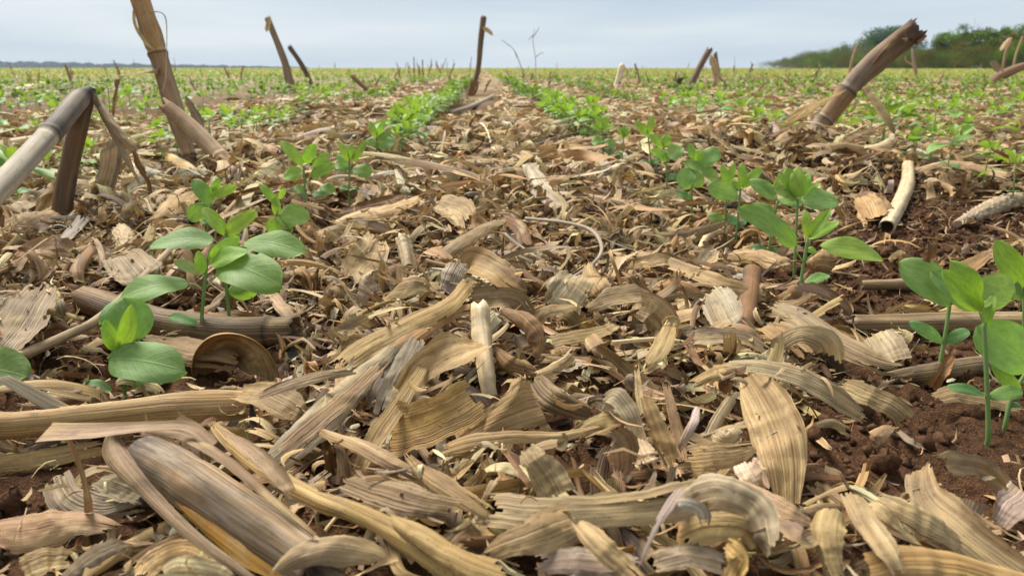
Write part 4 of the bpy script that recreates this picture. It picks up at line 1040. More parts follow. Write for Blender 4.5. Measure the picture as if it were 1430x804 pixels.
T_('small grey crescent lying on the right soil', 'grey', [(1252, 600, 0.8, 5), (1272, 616, 1.0, 9), (1300, 628, 0.7, 5)], cup=0.5, nw=7)
T_('brown folded scrap below the squared dark tip', 'beige', [(1214, 622, 0.6, 14), (1228, 606, 1.2, 18, 20), (1246, 592, 1.0, 8)], cup=0.8)
T_('large bent ribbon looping over the right soil, its left end upright', (0.408, 0.302, 0.179), [(1296, 640, 2.4, 18, 70), (1286, 668, 2.4, 30, 30), (1300, 704, 2.0, 38, 10), (1350, 748, 1.8, 40), (1420, 796, 1.4, 36), (1450, 815, 1.2, 30)], cup=0.5, prof=3, nl=60)
T_('darker band of the large bent ribbon, running right from its bend', (0.357, 0.254, 0.140), [(1294, 648, 2.6, 22, 0), (1330, 646, 2.8, 26), (1370, 652, 2.4, 22), (1400, 676, 1.6, 20), (1426, 692, 0.8, 10)], cup=0.5, f=0.8, prof=3)
T_('whitish ribbed leaf end at the right edge', 'silver', [(1392, 740, 1.0, 20), (1412, 712, 1.8, 34), (1440, 690, 1.8, 40)], cup=0.7)
T_('little yellow straw lying on the soil inside the large bent ribbon', 'gold', [(1316, 684, 0.6, 5), (1336, 696, 0.7, 9), (1360, 706, 0.6, 7)], name='straw', cat='straw', cup=0.8, nw=7)
T_('smooth golden rolled husk at the bottom right edge', (0.714, 0.473, 0.189), [(1215, 800, 2.6, 60, 10), (1280, 788, 3.2, 74), (1360, 800, 3.2, 84), (1450, 830, 3.0, 90)], cup=1.2, f=0.7, prof=3, ragged=0.03, nw=21, name='husk_scrap', cat='husk')
T_('pale drooping leaf over the left end of the golden rolled husk', 'beige', [(1186, 686, 3.0, 18), (1210, 726, 3.8, 28, 10), (1240, 768, 3.8, 26), (1262, 812, 3.2, 18)], cup=0.8, prof=3)
T_('straw ribbed leaf fanning to the right from the bottom bunch', (0.562, 0.432, 0.237), [(1200, 690, 2.6, 16), (1250, 706, 3.0, 34), (1300, 732, 2.6, 34), (1346, 762, 1.8, 20)], cup=0.8, prof=3)
T_('second ribbed leaf of the bottom bunch, below the fanning one', 'beige', [(1240, 700, 2.0, 14), (1290, 730, 2.2, 24), (1340, 764, 1.8, 24), (1390, 800, 1.4, 16)], cup=0.7, prof=3)
T_('cream leaf stub standing in the bottom bunch', (0.690, 0.533, 0.261), [(1164, 702, 3.4, 30), (1156, 734, 3.2, 38, 10), (1160, 776, 2.6, 30), (1168, 812, 2.0, 24)], cup=0.9, f=0.9)
T_('yellowish strip bowing right in the bottom bunch', 'pale', [(1200, 706, 2.8, 12), (1228, 712, 3.2, 18, 20), (1256, 738, 2.8, 20), (1290, 760, 2.0, 12)], cup=0.8)
T_('grey twist in the bottom bunch left of the cream stub', 'grey', [(1076, 726, 2.4, 12), (1100, 736, 3.0, 20), (1124, 752, 3.0, 22, 20), (1150, 742, 2.4, 14)], cup=0.8)
T_('pointed pale leaf behind the bottom bunch', 'beige', [(1026, 668, 2.2, 10), (1070, 696, 2.8, 22), (1110, 716, 2.8, 24), (1142, 734, 2.2, 12)], cup=0.7)
T_('rounded grey top leaf of the drooping cluster at the bottom', (0.548, 0.450, 0.303), [(950, 706, 3.0, 30), (1000, 690, 4.0, 50, 10), (1050, 706, 4.0, 50, 30), (1076, 750, 3.4, 34, 50), (1080, 790, 2.8, 20, 60)], cup=0.7, f=0.7, prof=3)
T_('straw leaf of the drooping cluster, under its grey top', (0.626, 0.444, 0.193), [(940, 752, 3.0, 34), (990, 734, 3.4, 44), (1040, 738, 3.4, 40, 20), (1066, 768, 2.8, 30, 40)], cup=0.7, f=0.7, prof=3)
T_('golden strap curling down out of the drooping cluster', (0.638, 0.437, 0.164), [(1010, 756, 3.6, 14), (1032, 776, 3.6, 26, 30), (1024, 800, 3.0, 26, 20), (1010, 830, 2.4, 22)], cup=0.6, f=0.9)
T_('dull leaf under the drooping cluster at the bottom edge', 'grey', [(900, 790, 2.2, 26), (960, 776, 2.6, 36), (1020, 790, 2.4, 30)], cup=0.5)
T_('tan wedge leaf pointing right above the drooping cluster', (0.537, 0.366, 0.173), [(952, 640, 2.2, 26), (990, 636, 2.8, 36), (1030, 632, 2.8, 22), (1056, 624, 2.6, 8)], cup=0.6, f=0.8, prof=3)
T_('pale block of pith and straw beneath the tan wedge', 'cream', [(1036, 640, 2.0, 22), (1052, 664, 2.0, 30), (1068, 690, 1.4, 22)], name='pith_scrap', cat=FR, cup=0.5, f=0.9)
T_('white chunky pith pieces left of the upright ribbed leaf', (0.792, 0.650, 0.414), [(1000, 600, 1.6, 14), (1014, 608, 2.0, 26), (1028, 596, 1.8, 14)], name='pith_scrap', cat=FR, cup=1.0, ragged=0.4)
T_('looped pale leaf arch left of the drooping cluster', 'silver', [(930, 720, 3.4, 10, 40), (950, 702, 4.2, 16, 20), (978, 712, 4.0, 16, 40), (984, 740, 3.2, 12, 60)], cup=0.6)
# --- right of centre, middle
T_('silvery striped leaf face next to the square splinter', (0.587, 0.521, 0.395), [(990, 400, 2.6, 20), (1004, 422, 2.4, 36), (1020, 450, 1.8, 34), (1042, 470, 1.0, 16)], cup=0.4, f=0.8)
T_('looped ribbed leaf forming an open arch right of the splinter', (0.548, 0.421, 0.242), [(1092, 508, 0.8, 16, 20), (1090, 482, 2.4, 22, 10), (1120, 466, 3.4, 26, 0), (1152, 480, 3.0, 34, 10), (1162, 514, 1.4, 26, 20)], cup=0.5, f=0.7, prof=3, nl=56)
T_('long greyish ribbed leaf sweeping right over the looped arch', (0.421, 0.319, 0.189), [(1066, 418, 2.8, 14), (1110, 436, 3.0, 24), (1170, 474, 2.6, 28), (1230, 506, 2.0, 22), (1270, 516, 1.2, 8)], cup=0.6, prof=3, nl=56)
T_('golden brown leaf crossing under the sweeping grey one', (0.485, 0.319, 0.140), [(1060, 452, 1.6, 20), (1090, 462, 2.0, 30), (1110, 476, 1.8, 28), (1130, 500, 1.2, 14)], cup=0.6)
T_('grey ribbed leaf lying right of the sweeping leaf', (0.537, 0.444, 0.299), [(1222, 462, 2.0, 26), (1236, 480, 2.0, 38), (1250, 506, 1.4, 34)], cup=0.4, f=0.9)
T_('narrow twisted leaf lying left of the splinter', 'tan', [(958, 540, 1.0, 12), (1000, 520, 2.0, 20, 10), (1060, 508, 2.4, 18), (1110, 520, 2.0, 8)], cup=0.6, prof=3)
T_('dark grey frill leaf left of the looped arch', 'grey', [(950, 474, 1.8, 20), (990, 468, 2.4, 26), (1040, 472, 2.2, 22), (1080, 500, 1.4, 14)], cup=0.7, prof=3)
T_('ribbed tan leaf standing in a vertical curl right of centre', (0.523, 0.384, 0.207), [(890, 426, 3.0, 26, 0), (912, 434, 3.0, 44), (930, 456, 2.2, 44, 20), (925, 480, 1.2, 24, 30)], cup=0.7, f=0.9)
T_('smooth pinkish leaf folded over beside the vertical curl', (0.537, 0.366, 0.212), [(820, 466, 1.6, 14, 30), (832, 482, 2.0, 20, 10), (846, 496, 1.2, 14)], cup=0.9)
T_('twisted straw ribbon standing between vertical curl and bare soil', 'tan', [(938, 448, 3.0, 10), (926, 478, 2.6, 24, 30), (908, 506, 1.8, 20, 10), (900, 520, 1.0, 10)], cup=0.7)
T_('whitish square leaf slab right of centre', (0.638, 0.538, 0.348), [(806, 384, 2.4, 30), (795, 402, 2.2, 40), (780, 420, 1.8, 42), (764, 432, 1.2, 30)], cup=0.25, f=0.9)
T_('pointed tan leaf pair hanging from the curved whitish twig', (0.587, 0.403, 0.193), [(822, 364, 2.8, 8), (826, 384, 2.4, 22), (838, 406, 1.8, 26), (842, 418, 1.2, 10)], cup=0.7, f=0.9)
T_('cream leaf tip curling up below the centre hollow', (0.701, 0.544, 0.299), [(742, 520, 1.6, 24), (765, 514, 2.0, 22), (790, 504, 2.4, 16, 20), (804, 488, 2.8, 8, 30)], cup=0.9)
T_('wide grey ribbed leaf bowed over right of the whitish slab', (0.510, 0.384, 0.212), [(815, 430, 1.6, 12), (850, 414, 2.8, 28), (890, 408, 3.0, 30), (925, 420, 2.4, 18)], cup=0.8, prof=3)
T_('long straw leaf lying level below the centre', (0.537, 0.403, 0.193), [(750, 480, 1.4, 18), (790, 474, 1.6, 20), (840, 462, 1.6, 16), (865, 452, 1.2, 8)], cup=0.6, prof=3)
T_('arched light brown leaf over the soil hollow right of centre', (0.574, 0.414, 0.222), [(738, 466, 0.8, 14, 30), (760, 436, 2.6, 16, 10), (795, 428, 2.6, 12), (815, 424, 2.2, 6)], cup=0.6)
T_('brown ribbed leaf swept back above the whitish slab', 'brown', [(700, 302, 2.6, 8), (725, 318, 2.6, 16), (735, 345, 1.8, 14)], cup=0.8, f=0.9)
T_('long dark edged leaf rising to the brown hollow above centre', (0.485, 0.355, 0.193), [(610, 362, 1.6, 16), (640, 340, 2.4, 20), (675, 318, 2.8, 16), (712, 304, 2.8, 8)], cup=0.6, prof=3)
T_('rust coloured curl above the centre', (0.421, 0.236, 0.096), [(648, 320, 1.0, 14, 30), (664, 308, 2.2, 18, 10), (686, 310, 1.8, 14, -20)], cup=0.8)
T_('orange edged curl left of the upright silver face', (0.485, 0.260, 0.096), [(582, 360, 1.0, 12, 30), (600, 348, 2.4, 18), (622, 358, 2.2, 16, -20), (626, 372, 1.4, 8)], cup=0.7)
T_('wide ribbed leaf arched left of centre behind the frayed stub', (0.510, 0.355, 0.173), [(595, 300, 1.4, 26), (620, 290, 2.6, 34), (642, 300, 2.4, 34, 10), (650, 322, 1.4, 20)], cup=0.7)
T_('big pale curved leaf left of the frayed stub', (0.638, 0.473, 0.251), [(488, 402, 0.8, 16), (500, 372, 1.8, 32), (520, 352, 2.2, 34), (528, 335, 2.2, 16)], cup=0.6, f=0.9)
T_('small curled grey leaf below the frayed stub', 'grey', [(500, 428, 1.0, 14), (512, 404, 2.0, 26, 10), (528, 394, 2.2, 26, 30)], cup=0.8)
T_('ribbed leaf arch beneath the frayed stub', (0.562, 0.414, 0.212), [(530, 420, 0.8, 14), (556, 402, 2.2, 26), (590, 400, 2.2, 26), (612, 414, 1.0, 12)], cup=0.8, prof=3)
T_('curled leaf lying in front of the right seedling group', (0.587, 0.403, 0.207), [(1014, 356, 1.0, 18), (1050, 352, 2.0, 26), (1086, 362, 2.2, 26), (1098, 378, 1.4, 12)], cup=0.9)
T_('cream pointed husk standing left of the front right seedling', 'cream', [(982, 388, 0.6, 18), (986, 368, 1.6, 20), (1000, 346, 2.4, 8)], cup=0.8, f=0.9)
T_('tan husk lying right behind the front right seedling', (0.548, 0.366, 0.179), [(1126, 366, 1.2, 18), (1150, 356, 2.2, 34), (1172, 360, 1.8, 28, 10)], cup=1.0)
T_('long tan leaf running from the right seedlings to the splinter', (0.510, 0.355, 0.173), [(880, 350, 1.8, 8), (950, 372, 2.4, 16), (1010, 396, 2.4, 18), (1080, 418, 1.6, 10)], cup=0.5, prof=3)
T_('brown leaf shadowed in the litter below the long tan leaf', 'brown', [(870, 372, 1.6, 10), (930, 366, 2.2, 20), (985, 388, 1.8, 14)], cup=0.6)
T_('dark folded sheath on the bare soil under the cream stalk piece', 'brown', [(1190, 268, 1.0, 12), (1215, 280, 1.6, 24), (1240, 302, 1.2, 18)], cup=0.7)
T_('tan leaf triangle leaning left of the cream stalk piece', 'tan', [(1200, 272, 2.6, 14), (1215, 290, 2.0, 28), (1222, 316, 0.8, 20)], cup=0.4, f=0.9)
T_('bleached curved leaf stretched over the litter right of the cream stalk piece', 'cream', [(1270, 240, 2.0, 8), (1320, 228, 2.6, 11), (1370, 236, 2.4, 10), (1430, 252, 1.6, 8)], cup=0.7, prof=3)
T_('white leaf strip left of the thick leaning stalk', 'silver', [(1074, 164, 5.0, 5), (1082, 180, 4.6, 9), (1094, 206, 3.0, 6)], cup=0.5, nw=7)
T_('pointed brown leaf right of the round leafed seedling at the right edge', (0.510, 0.319, 0.145), [(1392, 347, 2.6, 4), (1370, 362, 2.4, 14), (1340, 380, 1.8, 18), (1310, 396, 1.0, 12)], cup=0.8)
T_('faded tan sheath below the second right seedling', (0.485, 0.355, 0.193), [(1300, 556, 0.8, 14), (1340, 548, 1.2, 22), (1390, 560, 1.0, 18), (1440, 572, 0.8, 14)], cup=0.5)
T_('small brown curl at the foot of the second seedling from the right', (0.383, 0.201, 0.082), [(1302, 545, 0.4, 10, 30), (1314, 522, 1.6, 14, 20), (1330, 492, 2.2, 6, 40)], cup=0.8)

# ------------------------------------------------------------------ soybean seedlings
GM, GY, GC, GS = (0.190, 0.320, 0.058), (0.27, 0.425, 0.042), (0.14, 0.28, 0.085), (0.36, 0.44, 0.15)
def soy_leaf(base, tip, width, normal, fold=0.12, bow=0.10, droop=0.0, tint=GM, vein=1.0, seed=1, nl=16, nw=9, blunt=0.5):
    base = np.asarray(base, float); tip = np.asarray(tip, float)
    ax = tip - base; L = np.linalg.norm(ax); T = ax / L
    N = np.asarray(normal, float); N = nrm(N - T * (N @ T)); B = np.cross(N, T)
    g = np.random.default_rng(seed)
    t = np.linspace(0, 1, nl); v = np.linspace(-1, 1, nw)
    w = (t ** 0.52) * ((1 - t) ** blunt); w = w / w.max(); w = np.maximum(w, 0.02)
    c = base + T * (t * L)[:, None] + N * ((np.sin(np.pi * t) * bow - droop * t ** 2) * L)[:, None]
    ww = w * width / 2
    ph = g.random() * 6
    V = c[:, None] + B[None, None] * (ww[:, None] * v[None] * (1 - 0.2 * abs(fold)))[..., None]
    V = V + N[None, None] * (np.abs(v)[None] ** 1.3 * ww[:, None] * fold + 0.07 * width * v[None] * np.sin(t * 7 + ph)[:, None] * np.abs(v)[None] - 0.12 * ww[:, None] * v[None] ** 4)[..., None]
    lu = np.zeros((nl, nw, 3)); lu[..., 0] = t[:, None]; lu[..., 1] = v[None]; lu[..., 2] = g.random()
    tc_ = np.array(tint) * (1 + 0.10 * g.standard_normal()) * (1 + 0.04 * g.standard_normal(3))
    return V.reshape(-1, 3), grid_quads(nl, nw), lu.reshape(-1, 3), np.tile(np.r_[np.clip(tc_, 0.01, 1), vein], (nl * nw, 1))
KIND = {'m': (GM, 1.0, 0.5), 'y': (GY, 1.0, 0.6), 'c': (GC, 0.15, 0.42), 'b': ((0.205, 0.340, 0.088), 1.0, 0.5), 'p': ((0.30, 0.40, 0.14), 0.4, 0.5)}
_ls = [500]
HERO_XY = []
def clear_of_seedlings(x, y, w=0.022, front=0.09):
    ok = np.ones(np.shape(x), bool)
    for hx, hy in HERO_XY:
        cx = hx * (y / hy)
        ok &= ~((np.abs(x - cx) < w) & (y > hy - front) & (y < hy + 0.015))
    return ok
def px_seedling(label, base, stems, leaves, D=None, dz=0.0):
    """base px of the stem foot; stems: list of px polylines with radius px; leaves: (bx,by,tx,ty,w,kind[,f,dd_base,dd_tip,roll,fold,droop])"""
    b0 = on_ground(base[0], base[1], 0.004)
    d = depth_of(b0) + dz
    HERO_XY.append((b0[0], b0[1]))
    root = empty('soybean_seedling', at_depth(base[0], base[1], d), label, 'seedling', 'soybean seedlings growing in the crop rows')
    org = np.array(root.location)
    for k, (pl, rp) in enumerate(stems):
        P = bulk_px(pl, [d] * len(pl))
        if k == 0: P = np.vstack([P[0] + (P[0] - P[1]) * 0.12 - [0, 0, 0.006], P])
        r = np.linspace(rp * 0.84, rp * 0.64, len(P)) * d / FPX
        thin('stem' if k == 0 else 'petiole', root, P, r, GS if k else (0.20, 0.30, 0.09), 500 + k, M_SOY, n=22, ns=8, alpha=0.0, lump=0.04)
    for q in leaves:
        _ls[0] += 1
        bx, by, tx, ty, w, kd = q[:6]
        o = list(q[6:]) + [None] * 6
        f = 0.55 if o[0] is None else o[0]
        db = (o[1] or 0) * 0.01; dt = (o[2] or 0) * 0.01; roll = o[3] or 0; fold = 0.16 if o[4] is None else o[4]; droop = o[5] or 0
        A = at_depth(bx, by, d + db); Z = at_depth(tx, ty, d + dt)
        view = nrm(C0 - A); n_ = nrm(np.array([0, 0, 1.0]) * (1 - f) + view * f)
        T = nrm(Z - A); n_ = nrm(n_ - T * (n_ @ T)); n_ = rot_about(n_[None], T[None], np.array([R(roll)]))[0]
        face = max(abs(float(n_ @ view)), 0.4)
        tint, ve, bl = KIND[kd]
        V, Q, lu, ti = soy_leaf(A, Z, w * d / FPX / face, n_, fold, 0.10, droop, tint, ve, _ls[0], 22, 11, bl)
        gq = np.random.default_rng(_ls[0] * 3)
        if kd in 'mb' and gq.random() < 0.55:
            q0 = int(gq.integers(5, 17)); j0 = 0 if gq.random() < 0.5 else 9
            cut = [(q0 + dq) * 10 + (j0 + (0 if j0 else 0)) for dq in range(int(gq.integers(1, 3)))]
            Q = np.delete(Q, [k_ for k_ in cut if k_ < len(Q)], 0)
        nm = {'m': 'leaf', 'b': 'leaf', 'y': 'young_leaf', 'c': 'seed_leaf', 'p': 'seed_leaf'}[kd]
        obj(nm, raw_mesh(nm, V - org, Q, lu, ti, M_SOY), root)
    return root

px_seedling('tall leafy soybean seedling with five spreading leaves, left of the barrel husk', (281, 480), [([(281, 480), (282, 440), (286, 395), (289, 362)], 3.6), ([(282, 403), (272, 397), (262, 396)], 1.5), ([(287, 402), (298, 390), (308, 378)], 1.5), ([(289, 362), (296, 340), (299, 334)], 1.5)],
  [(264, 396, 167, 418, 33, 'm', 0.35, 0, -1.5), (305, 366, 394, 400, 46, 'm', 0.75, 0, -2.0, -8), (300, 337, 209, 344, 27, 'b', 0.4, 0.5, 0.5), (294, 368, 334, 330, 25, 'y', 0.8), (294, 369, 346, 352, 20, 'y', 0.5, -0.3, -0.8),
   (283, 382, 277, 350, 16, 'y', 0.9, -0.3, -0.5), (280, 382, 243, 364, 15, 'p', 0.7), (279, 454, 236, 442, 15, 'c', 0.5), (282, 455, 300, 449, 9, 'c', 0.5)])
px_seedling('seedling behind the tallest left one, with a broad right leaf and V shaped young leaves', (322, 462), [([(322, 462), (318, 420), (315, 380), (315, 326)], 3.4), ([(316, 350), (330, 346), (344, 343)], 1.4)],
  [(342, 338, 427, 354, 29, 'm', 0.45, 0, -1.5, 6), (317, 328, 282, 290, 20, 'y', 0.7), (316, 327, 358, 295, 23, 'y', 0.7), (319, 410, 358, 404, 26, 'm', 0.9, -0.3, -0.6, 20, -0.5), (318, 408, 352, 396, 17, 'm', 0.5, 0.4, 0.8)])
px_seedling('front left soybean seedling with a rounded leaf above and a broad drooping leaf below', (174, 548), [([(174, 548), (175, 515), (172, 488)], 3.6), ([(175, 512), (164, 506), (154, 502)], 1.5)],
  [(182, 480, 172, 416, 72, 'b', 0.95, 0.6, 0.8), (167, 492, 184, 424, 24, 'y', 0.9, -0.3, -0.6, 12, 0.5), (165, 492, 147, 446, 22, 'y', 0.9, -0.2, -0.5, -15, 0.5), (151, 502, 260, 518, 44, 'b', 0.7, -0.5, -2.0), (184, 536, 222, 520, 18, 'm', 0.5), (156, 546, 118, 534, 15, 'c', 0.5)])
px_seedling('soybean seedling cut by the left edge, only its leaf end in the picture', (-32, 560), [([(-32, 560), (-34, 530), (-32, 512)], 3.6)], [(-30, 514, 38, 526, 42, 'm', 0.8, 0, -1), (-32, 512, -60, 480, 24, 'y', 0.8)])
px_seedling('small soybean seedling rising directly behind the two tall left ones', (290, 338), [([(290, 338), (290, 312), (295, 284)], 2.2)],
  [(295, 287, 270, 250, 21, 'm', 0.7), (292, 287, 262, 306, 26, 'm', 0.8, 0, -0.5), (298, 274, 306, 247, 12, 'y', 0.9), (299, 276, 331, 260, 14, 'y', 0.7), (296, 278, 300, 252, 9, 'y', 0.9), (292, 313, 280, 308, 8, 'c')])
px_seedling('soybean seedling with an upright bud and one round leaf, right behind the left pair', (388, 352), [([(388, 352), (386, 325), (386, 290)], 2.0)],
  [(387, 286, 362, 256, 12, 'y', 0.8), (387, 302, 384, 272, 13, 'y', 0.9), (390, 299, 432, 306, 27, 'm', 0.8, 0, -1), (383, 328, 384, 303, 25, 'y', 0.9, -1, -1), (388, 318, 410, 322, 14, 'm', 0.6), (390, 278, 398, 262, 9, 'y', 0.9)])
px_seedling('bushy light green seedling with paired raised leaves, left of the middle rows', (428, 312), [([(428, 312), (426, 275), (424, 232)], 2.3), ([(430, 262), (433, 245), (440, 232)], 1.1)],
  [(423, 231, 391, 197, 16, 'y', 0.7), (425, 228, 440, 201, 18, 'y', 0.85), (423, 240, 395, 248, 19, 'y', 0.6), (434, 247, 469, 229, 18, 'y', 0.6), (437, 235, 459, 213, 14, 'y', 0.7), (434, 270, 452, 273, 10, 'c'), (447, 262, 468, 268, 17, 'm', 0.6, 0.5, 0.5), (410, 262, 426, 268, 14, 'm', 0.6)])
px_seedling('upright seedling with spiky young leaves, next right of the bushy light green one', (488, 288), [([(488, 288), (488, 262), (488, 222)], 2.1)],
  [(491, 238, 520, 242, 19, 'm', 0.6), (487, 236, 468, 232, 13, 'm', 0.6), (486, 226, 474, 197, 11, 'y', 0.9), (489, 224, 491, 200, 9, 'y', 0.9), (492, 226, 512, 196, 12, 'y', 0.8), (486, 240, 470, 216, 11, 'b', 0.7), (488, 264, 474, 262, 8, 'c'), (488, 264, 502, 266, 9, 'c')])
px_seedling('seedling with a flat dark leaf facing right, behind the spiky young one', (527, 232), [([(527, 232), (526, 215), (526, 192)], 1.8)],
  [(527, 205, 552, 198, 17, 'b', 0.6), (525, 204, 510, 196, 11, 'm', 0.6), (526, 193, 516, 170, 10, 'y', 0.9), (527, 192, 537, 168, 10, 'y', 0.9), (528, 194, 548, 184, 10, 'm', 0.7), (526, 216, 514, 214, 7, 'c')])
# right hand row
px_seedling('front seedling of the right middle group, two long leaves spread like wings', (1117, 418), [([(1117, 418), (1119, 392), (1123, 364), (1128, 334)], 3.6), ([(1124, 366), (1134, 356), (1145, 350)], 1.4), ([(1122, 366), (1114, 354), (1110, 346)], 1.4)],
  [(1144, 343, 1234, 364, 28, 'y', 0.45, 0, -1.5, 0, 0.2), (1112, 343, 1031, 290, 28, 'm', 0.6, 0, -1.0), (1129, 333, 1125, 293, 15, 'y', 0.9), (1129, 332, 1160, 292, 17, 'y', 0.8, 0, 0, 0, 0.4), (1130, 334, 1171, 310, 15, 'y', 0.6), (1122, 392, 1115, 400, 10, 'c', 0.9), (1128, 396, 1140, 404, 14, 'c', 0.8), (1124, 397, 1158, 384, 13, 'b', 0.5, 0.3, 0.6), (1126, 350, 1140, 350, 9, 'y')])
px_seedling('seedling with a crown of upright young leaves behind the wing leaved one', (1109, 384), [([(1109, 384), (1111, 340), (1114, 278)], 3.2)],
  [(1118, 280, 1171, 282, 28, 'b', 0.55), (1112, 278, 1082, 263, 16, 'm', 0.6), (1111, 275, 1098, 235, 24, 'y', 0.9), (1113, 275, 1114, 233, 22, 'y', 0.9, -0.4, -0.4), (1115, 276, 1130, 242, 17, 'y', 0.9), (1118, 270, 1147, 256, 9, 'y', 0.5), (1111, 276, 1088, 240, 12, 'y', 0.8)])
px_seedling('thin stemmed seedling with a pale bud left of the crowned one', (1072, 358), [([(1072, 358), (1078, 320), (1086, 280)], 2.5)],
  [(1085, 278, 1046, 252, 20, 'b', 0.6), (1086, 281, 1120, 284, 16, 'm', 0.5), (1083, 272, 1088, 246, 11, 'y', 0.9), (1079, 268, 1059, 252, 13, 'y', 0.6), (1083, 296, 1046, 288, 13, 'm', 0.5), (1073, 350, 1046, 346, 10, 'c'), (1075, 350, 1102, 354, 10, 'c')])
px_seedling('seedling with a large shiny leaf hanging left and a forked bud above', (1027, 338), [([(1027, 338), (1031, 300), (1034, 264)], 2.5)],
  [(1031, 275, 987, 260, 26, 'b', 0.75, 0, -0.8), (1036, 262, 1037, 227, 13, 'y', 0.9), (1037, 262, 1064, 234, 15, 'y', 0.8), (1034, 266, 1022, 252, 8, 'y'), (1030, 318, 1042, 308, 9, 'c')])
px_seedling('slim seedling with a tall tulip shaped bud in the right middle group', (1012, 336), [([(1012, 336), (1013, 300), (1015, 258)], 2.3)],
  [(1015, 258, 1009, 229, 12, 'y', 0.9), (1016, 258, 1026, 228, 11, 'y', 0.9), (1012, 310, 988, 302, 15, 'm', 0.6), (1013, 308, 1032, 309, 15, 'c', 0.6)])
px_seedling('seedling with two drooping heart like leaves at the far end of the right middle group', (966, 304), [([(966, 304), (966, 280), (966, 240)], 2.2)],
  [(962, 234, 955, 264, 26, 'b', 0.9, -0.5, -0.8), (966, 236, 978, 262, 22, 'b', 0.9, -0.5, -0.8), (955, 226, 1002, 250, 17, 'm', 0.5), (974, 230, 1006, 212, 24, 'b', 0.7), (972, 226, 978, 208, 14, 'y', 0.8), (966, 222, 964, 200, 11, 'm', 0.8), (965, 278, 943, 268, 9, 'c')])
px_seedling('light green seedling with broad raised leaves behind the drooping leaved one', (931, 266), [([(931, 266), (931, 240), (929, 212)], 2.0)],
  [(934, 224, 909, 209, 14, 'y', 0.6), (927, 206, 906, 188, 13, 'y', 0.7), (928, 205, 932, 187, 15, 'y', 0.9), (931, 220, 954, 206, 21, 'b', 0.6), (931, 246, 948, 250, 10, 'c'), (929, 212, 918, 222, 12, 'm')])
px_seedling('thin seedling with a pair of small upright leaves, left behind the light green one', (910, 248), [([(910, 248), (909, 225), (905, 190)], 1.6)],
  [(905, 190, 886, 168, 11, 'y', 0.7), (905, 188, 912, 162, 11, 'y', 0.9), (908, 228, 894, 226, 6, 'c'), (909, 228, 922, 224, 9, 'c')])
px_seedling('lone spindly seedling with a tuft of small leaves on the litter right of the middle', (867, 240), [([(867, 240), (869, 215), (871, 192)], 1.3)],
  [(871, 192, 864, 178, 8, 'y'), (871, 192, 880, 178, 9, 'y'), (870, 192, 872, 174, 7, 'y'), (869, 216, 860, 214, 5, 'c')])
px_seedling('low fluffy seedling with broad leaves beside the lone spindly one', (842, 226), [([(842, 226), (842, 205), (841, 178)], 1.6)],
  [(842, 196, 826, 200, 14, 'm'), (842, 198, 860, 204, 13, 'b'), (841, 180, 832, 162, 10, 'y'), (842, 178, 850, 160, 11, 'y'), (841, 182, 824, 176, 9, 'y'), (843, 182, 858, 176, 9, 'y'), (842, 210, 856, 214, 9, 'c')])
# right foreground
px_seedling('right foreground seedling with folded broad leaves pointing left, behind the nearest one', (1309, 528), [([(1309, 528), (1316, 490), (1322, 455), (1327, 420)], 4.0)],
  [(1332, 424, 1255, 366, 44, 'b', 0.7, 0, 0.3, 10), (1360, 432, 1300, 378, 30, 'b', 0.7, -0.8, -0.6), (1318, 479, 1269, 450, 16, 'c', 0.7), (1320, 479, 1353, 461, 17, 'c', 0.7)])
px_seedling('nearest soybean seedling at the right, tall stem with a folded bright leaf pair', (1380, 606), [([(1380, 606), (1379, 555), (1376, 490), (1374, 450)], 4.6), ([(1374, 455), (1368, 436), (1364, 424)], 1.9)],
  [(1370, 434, 1316, 376, 30, 'y', 0.8, -0.3, -0.3, -12, 0.4), (1364, 424, 1326, 364, 34, 'y', 0.9, 0, 0, 20, 0.4), (1366, 392, 1412, 420, 50, 'b', 0.85, 0.8, 0.6), (1374, 456, 1388, 410, 16, 'y', 0.9), (1370, 430, 1391, 416, 9, 'y', 0.7), (1381, 556, 1428, 546, 19, 'm', 0.6), (1376, 552, 1322, 540, 12, 'c', 0.6)])
px_seedling('seedling half outside the right edge with one tall pointed leaf', (1431, 500), [([(1431, 500), (1430, 460), (1431, 400)], 3.8)], [(1434, 404, 1391, 335, 34, 'y', 0.8, 0, 0, -10), (1432, 402, 1470, 350, 34, 'y', 0.8), (1424, 420, 1416, 392, 14, 'b', 0.8)])
px_seedling('lowest seedling at the right edge, its large leaf slanting down out of the picture', (1405, 588), [([(1405, 588), (1411, 560), (1424, 535), (1436, 515)], 4.2)],
  [(1446, 512, 1364, 455, 58, 'b', 0.85, -0.5, -0.5), (1424, 548, 1386, 503, 20, 'm', 0.8, 0, 0, -20, 0.4), (1408, 566, 1426, 566, 8, 'c')])

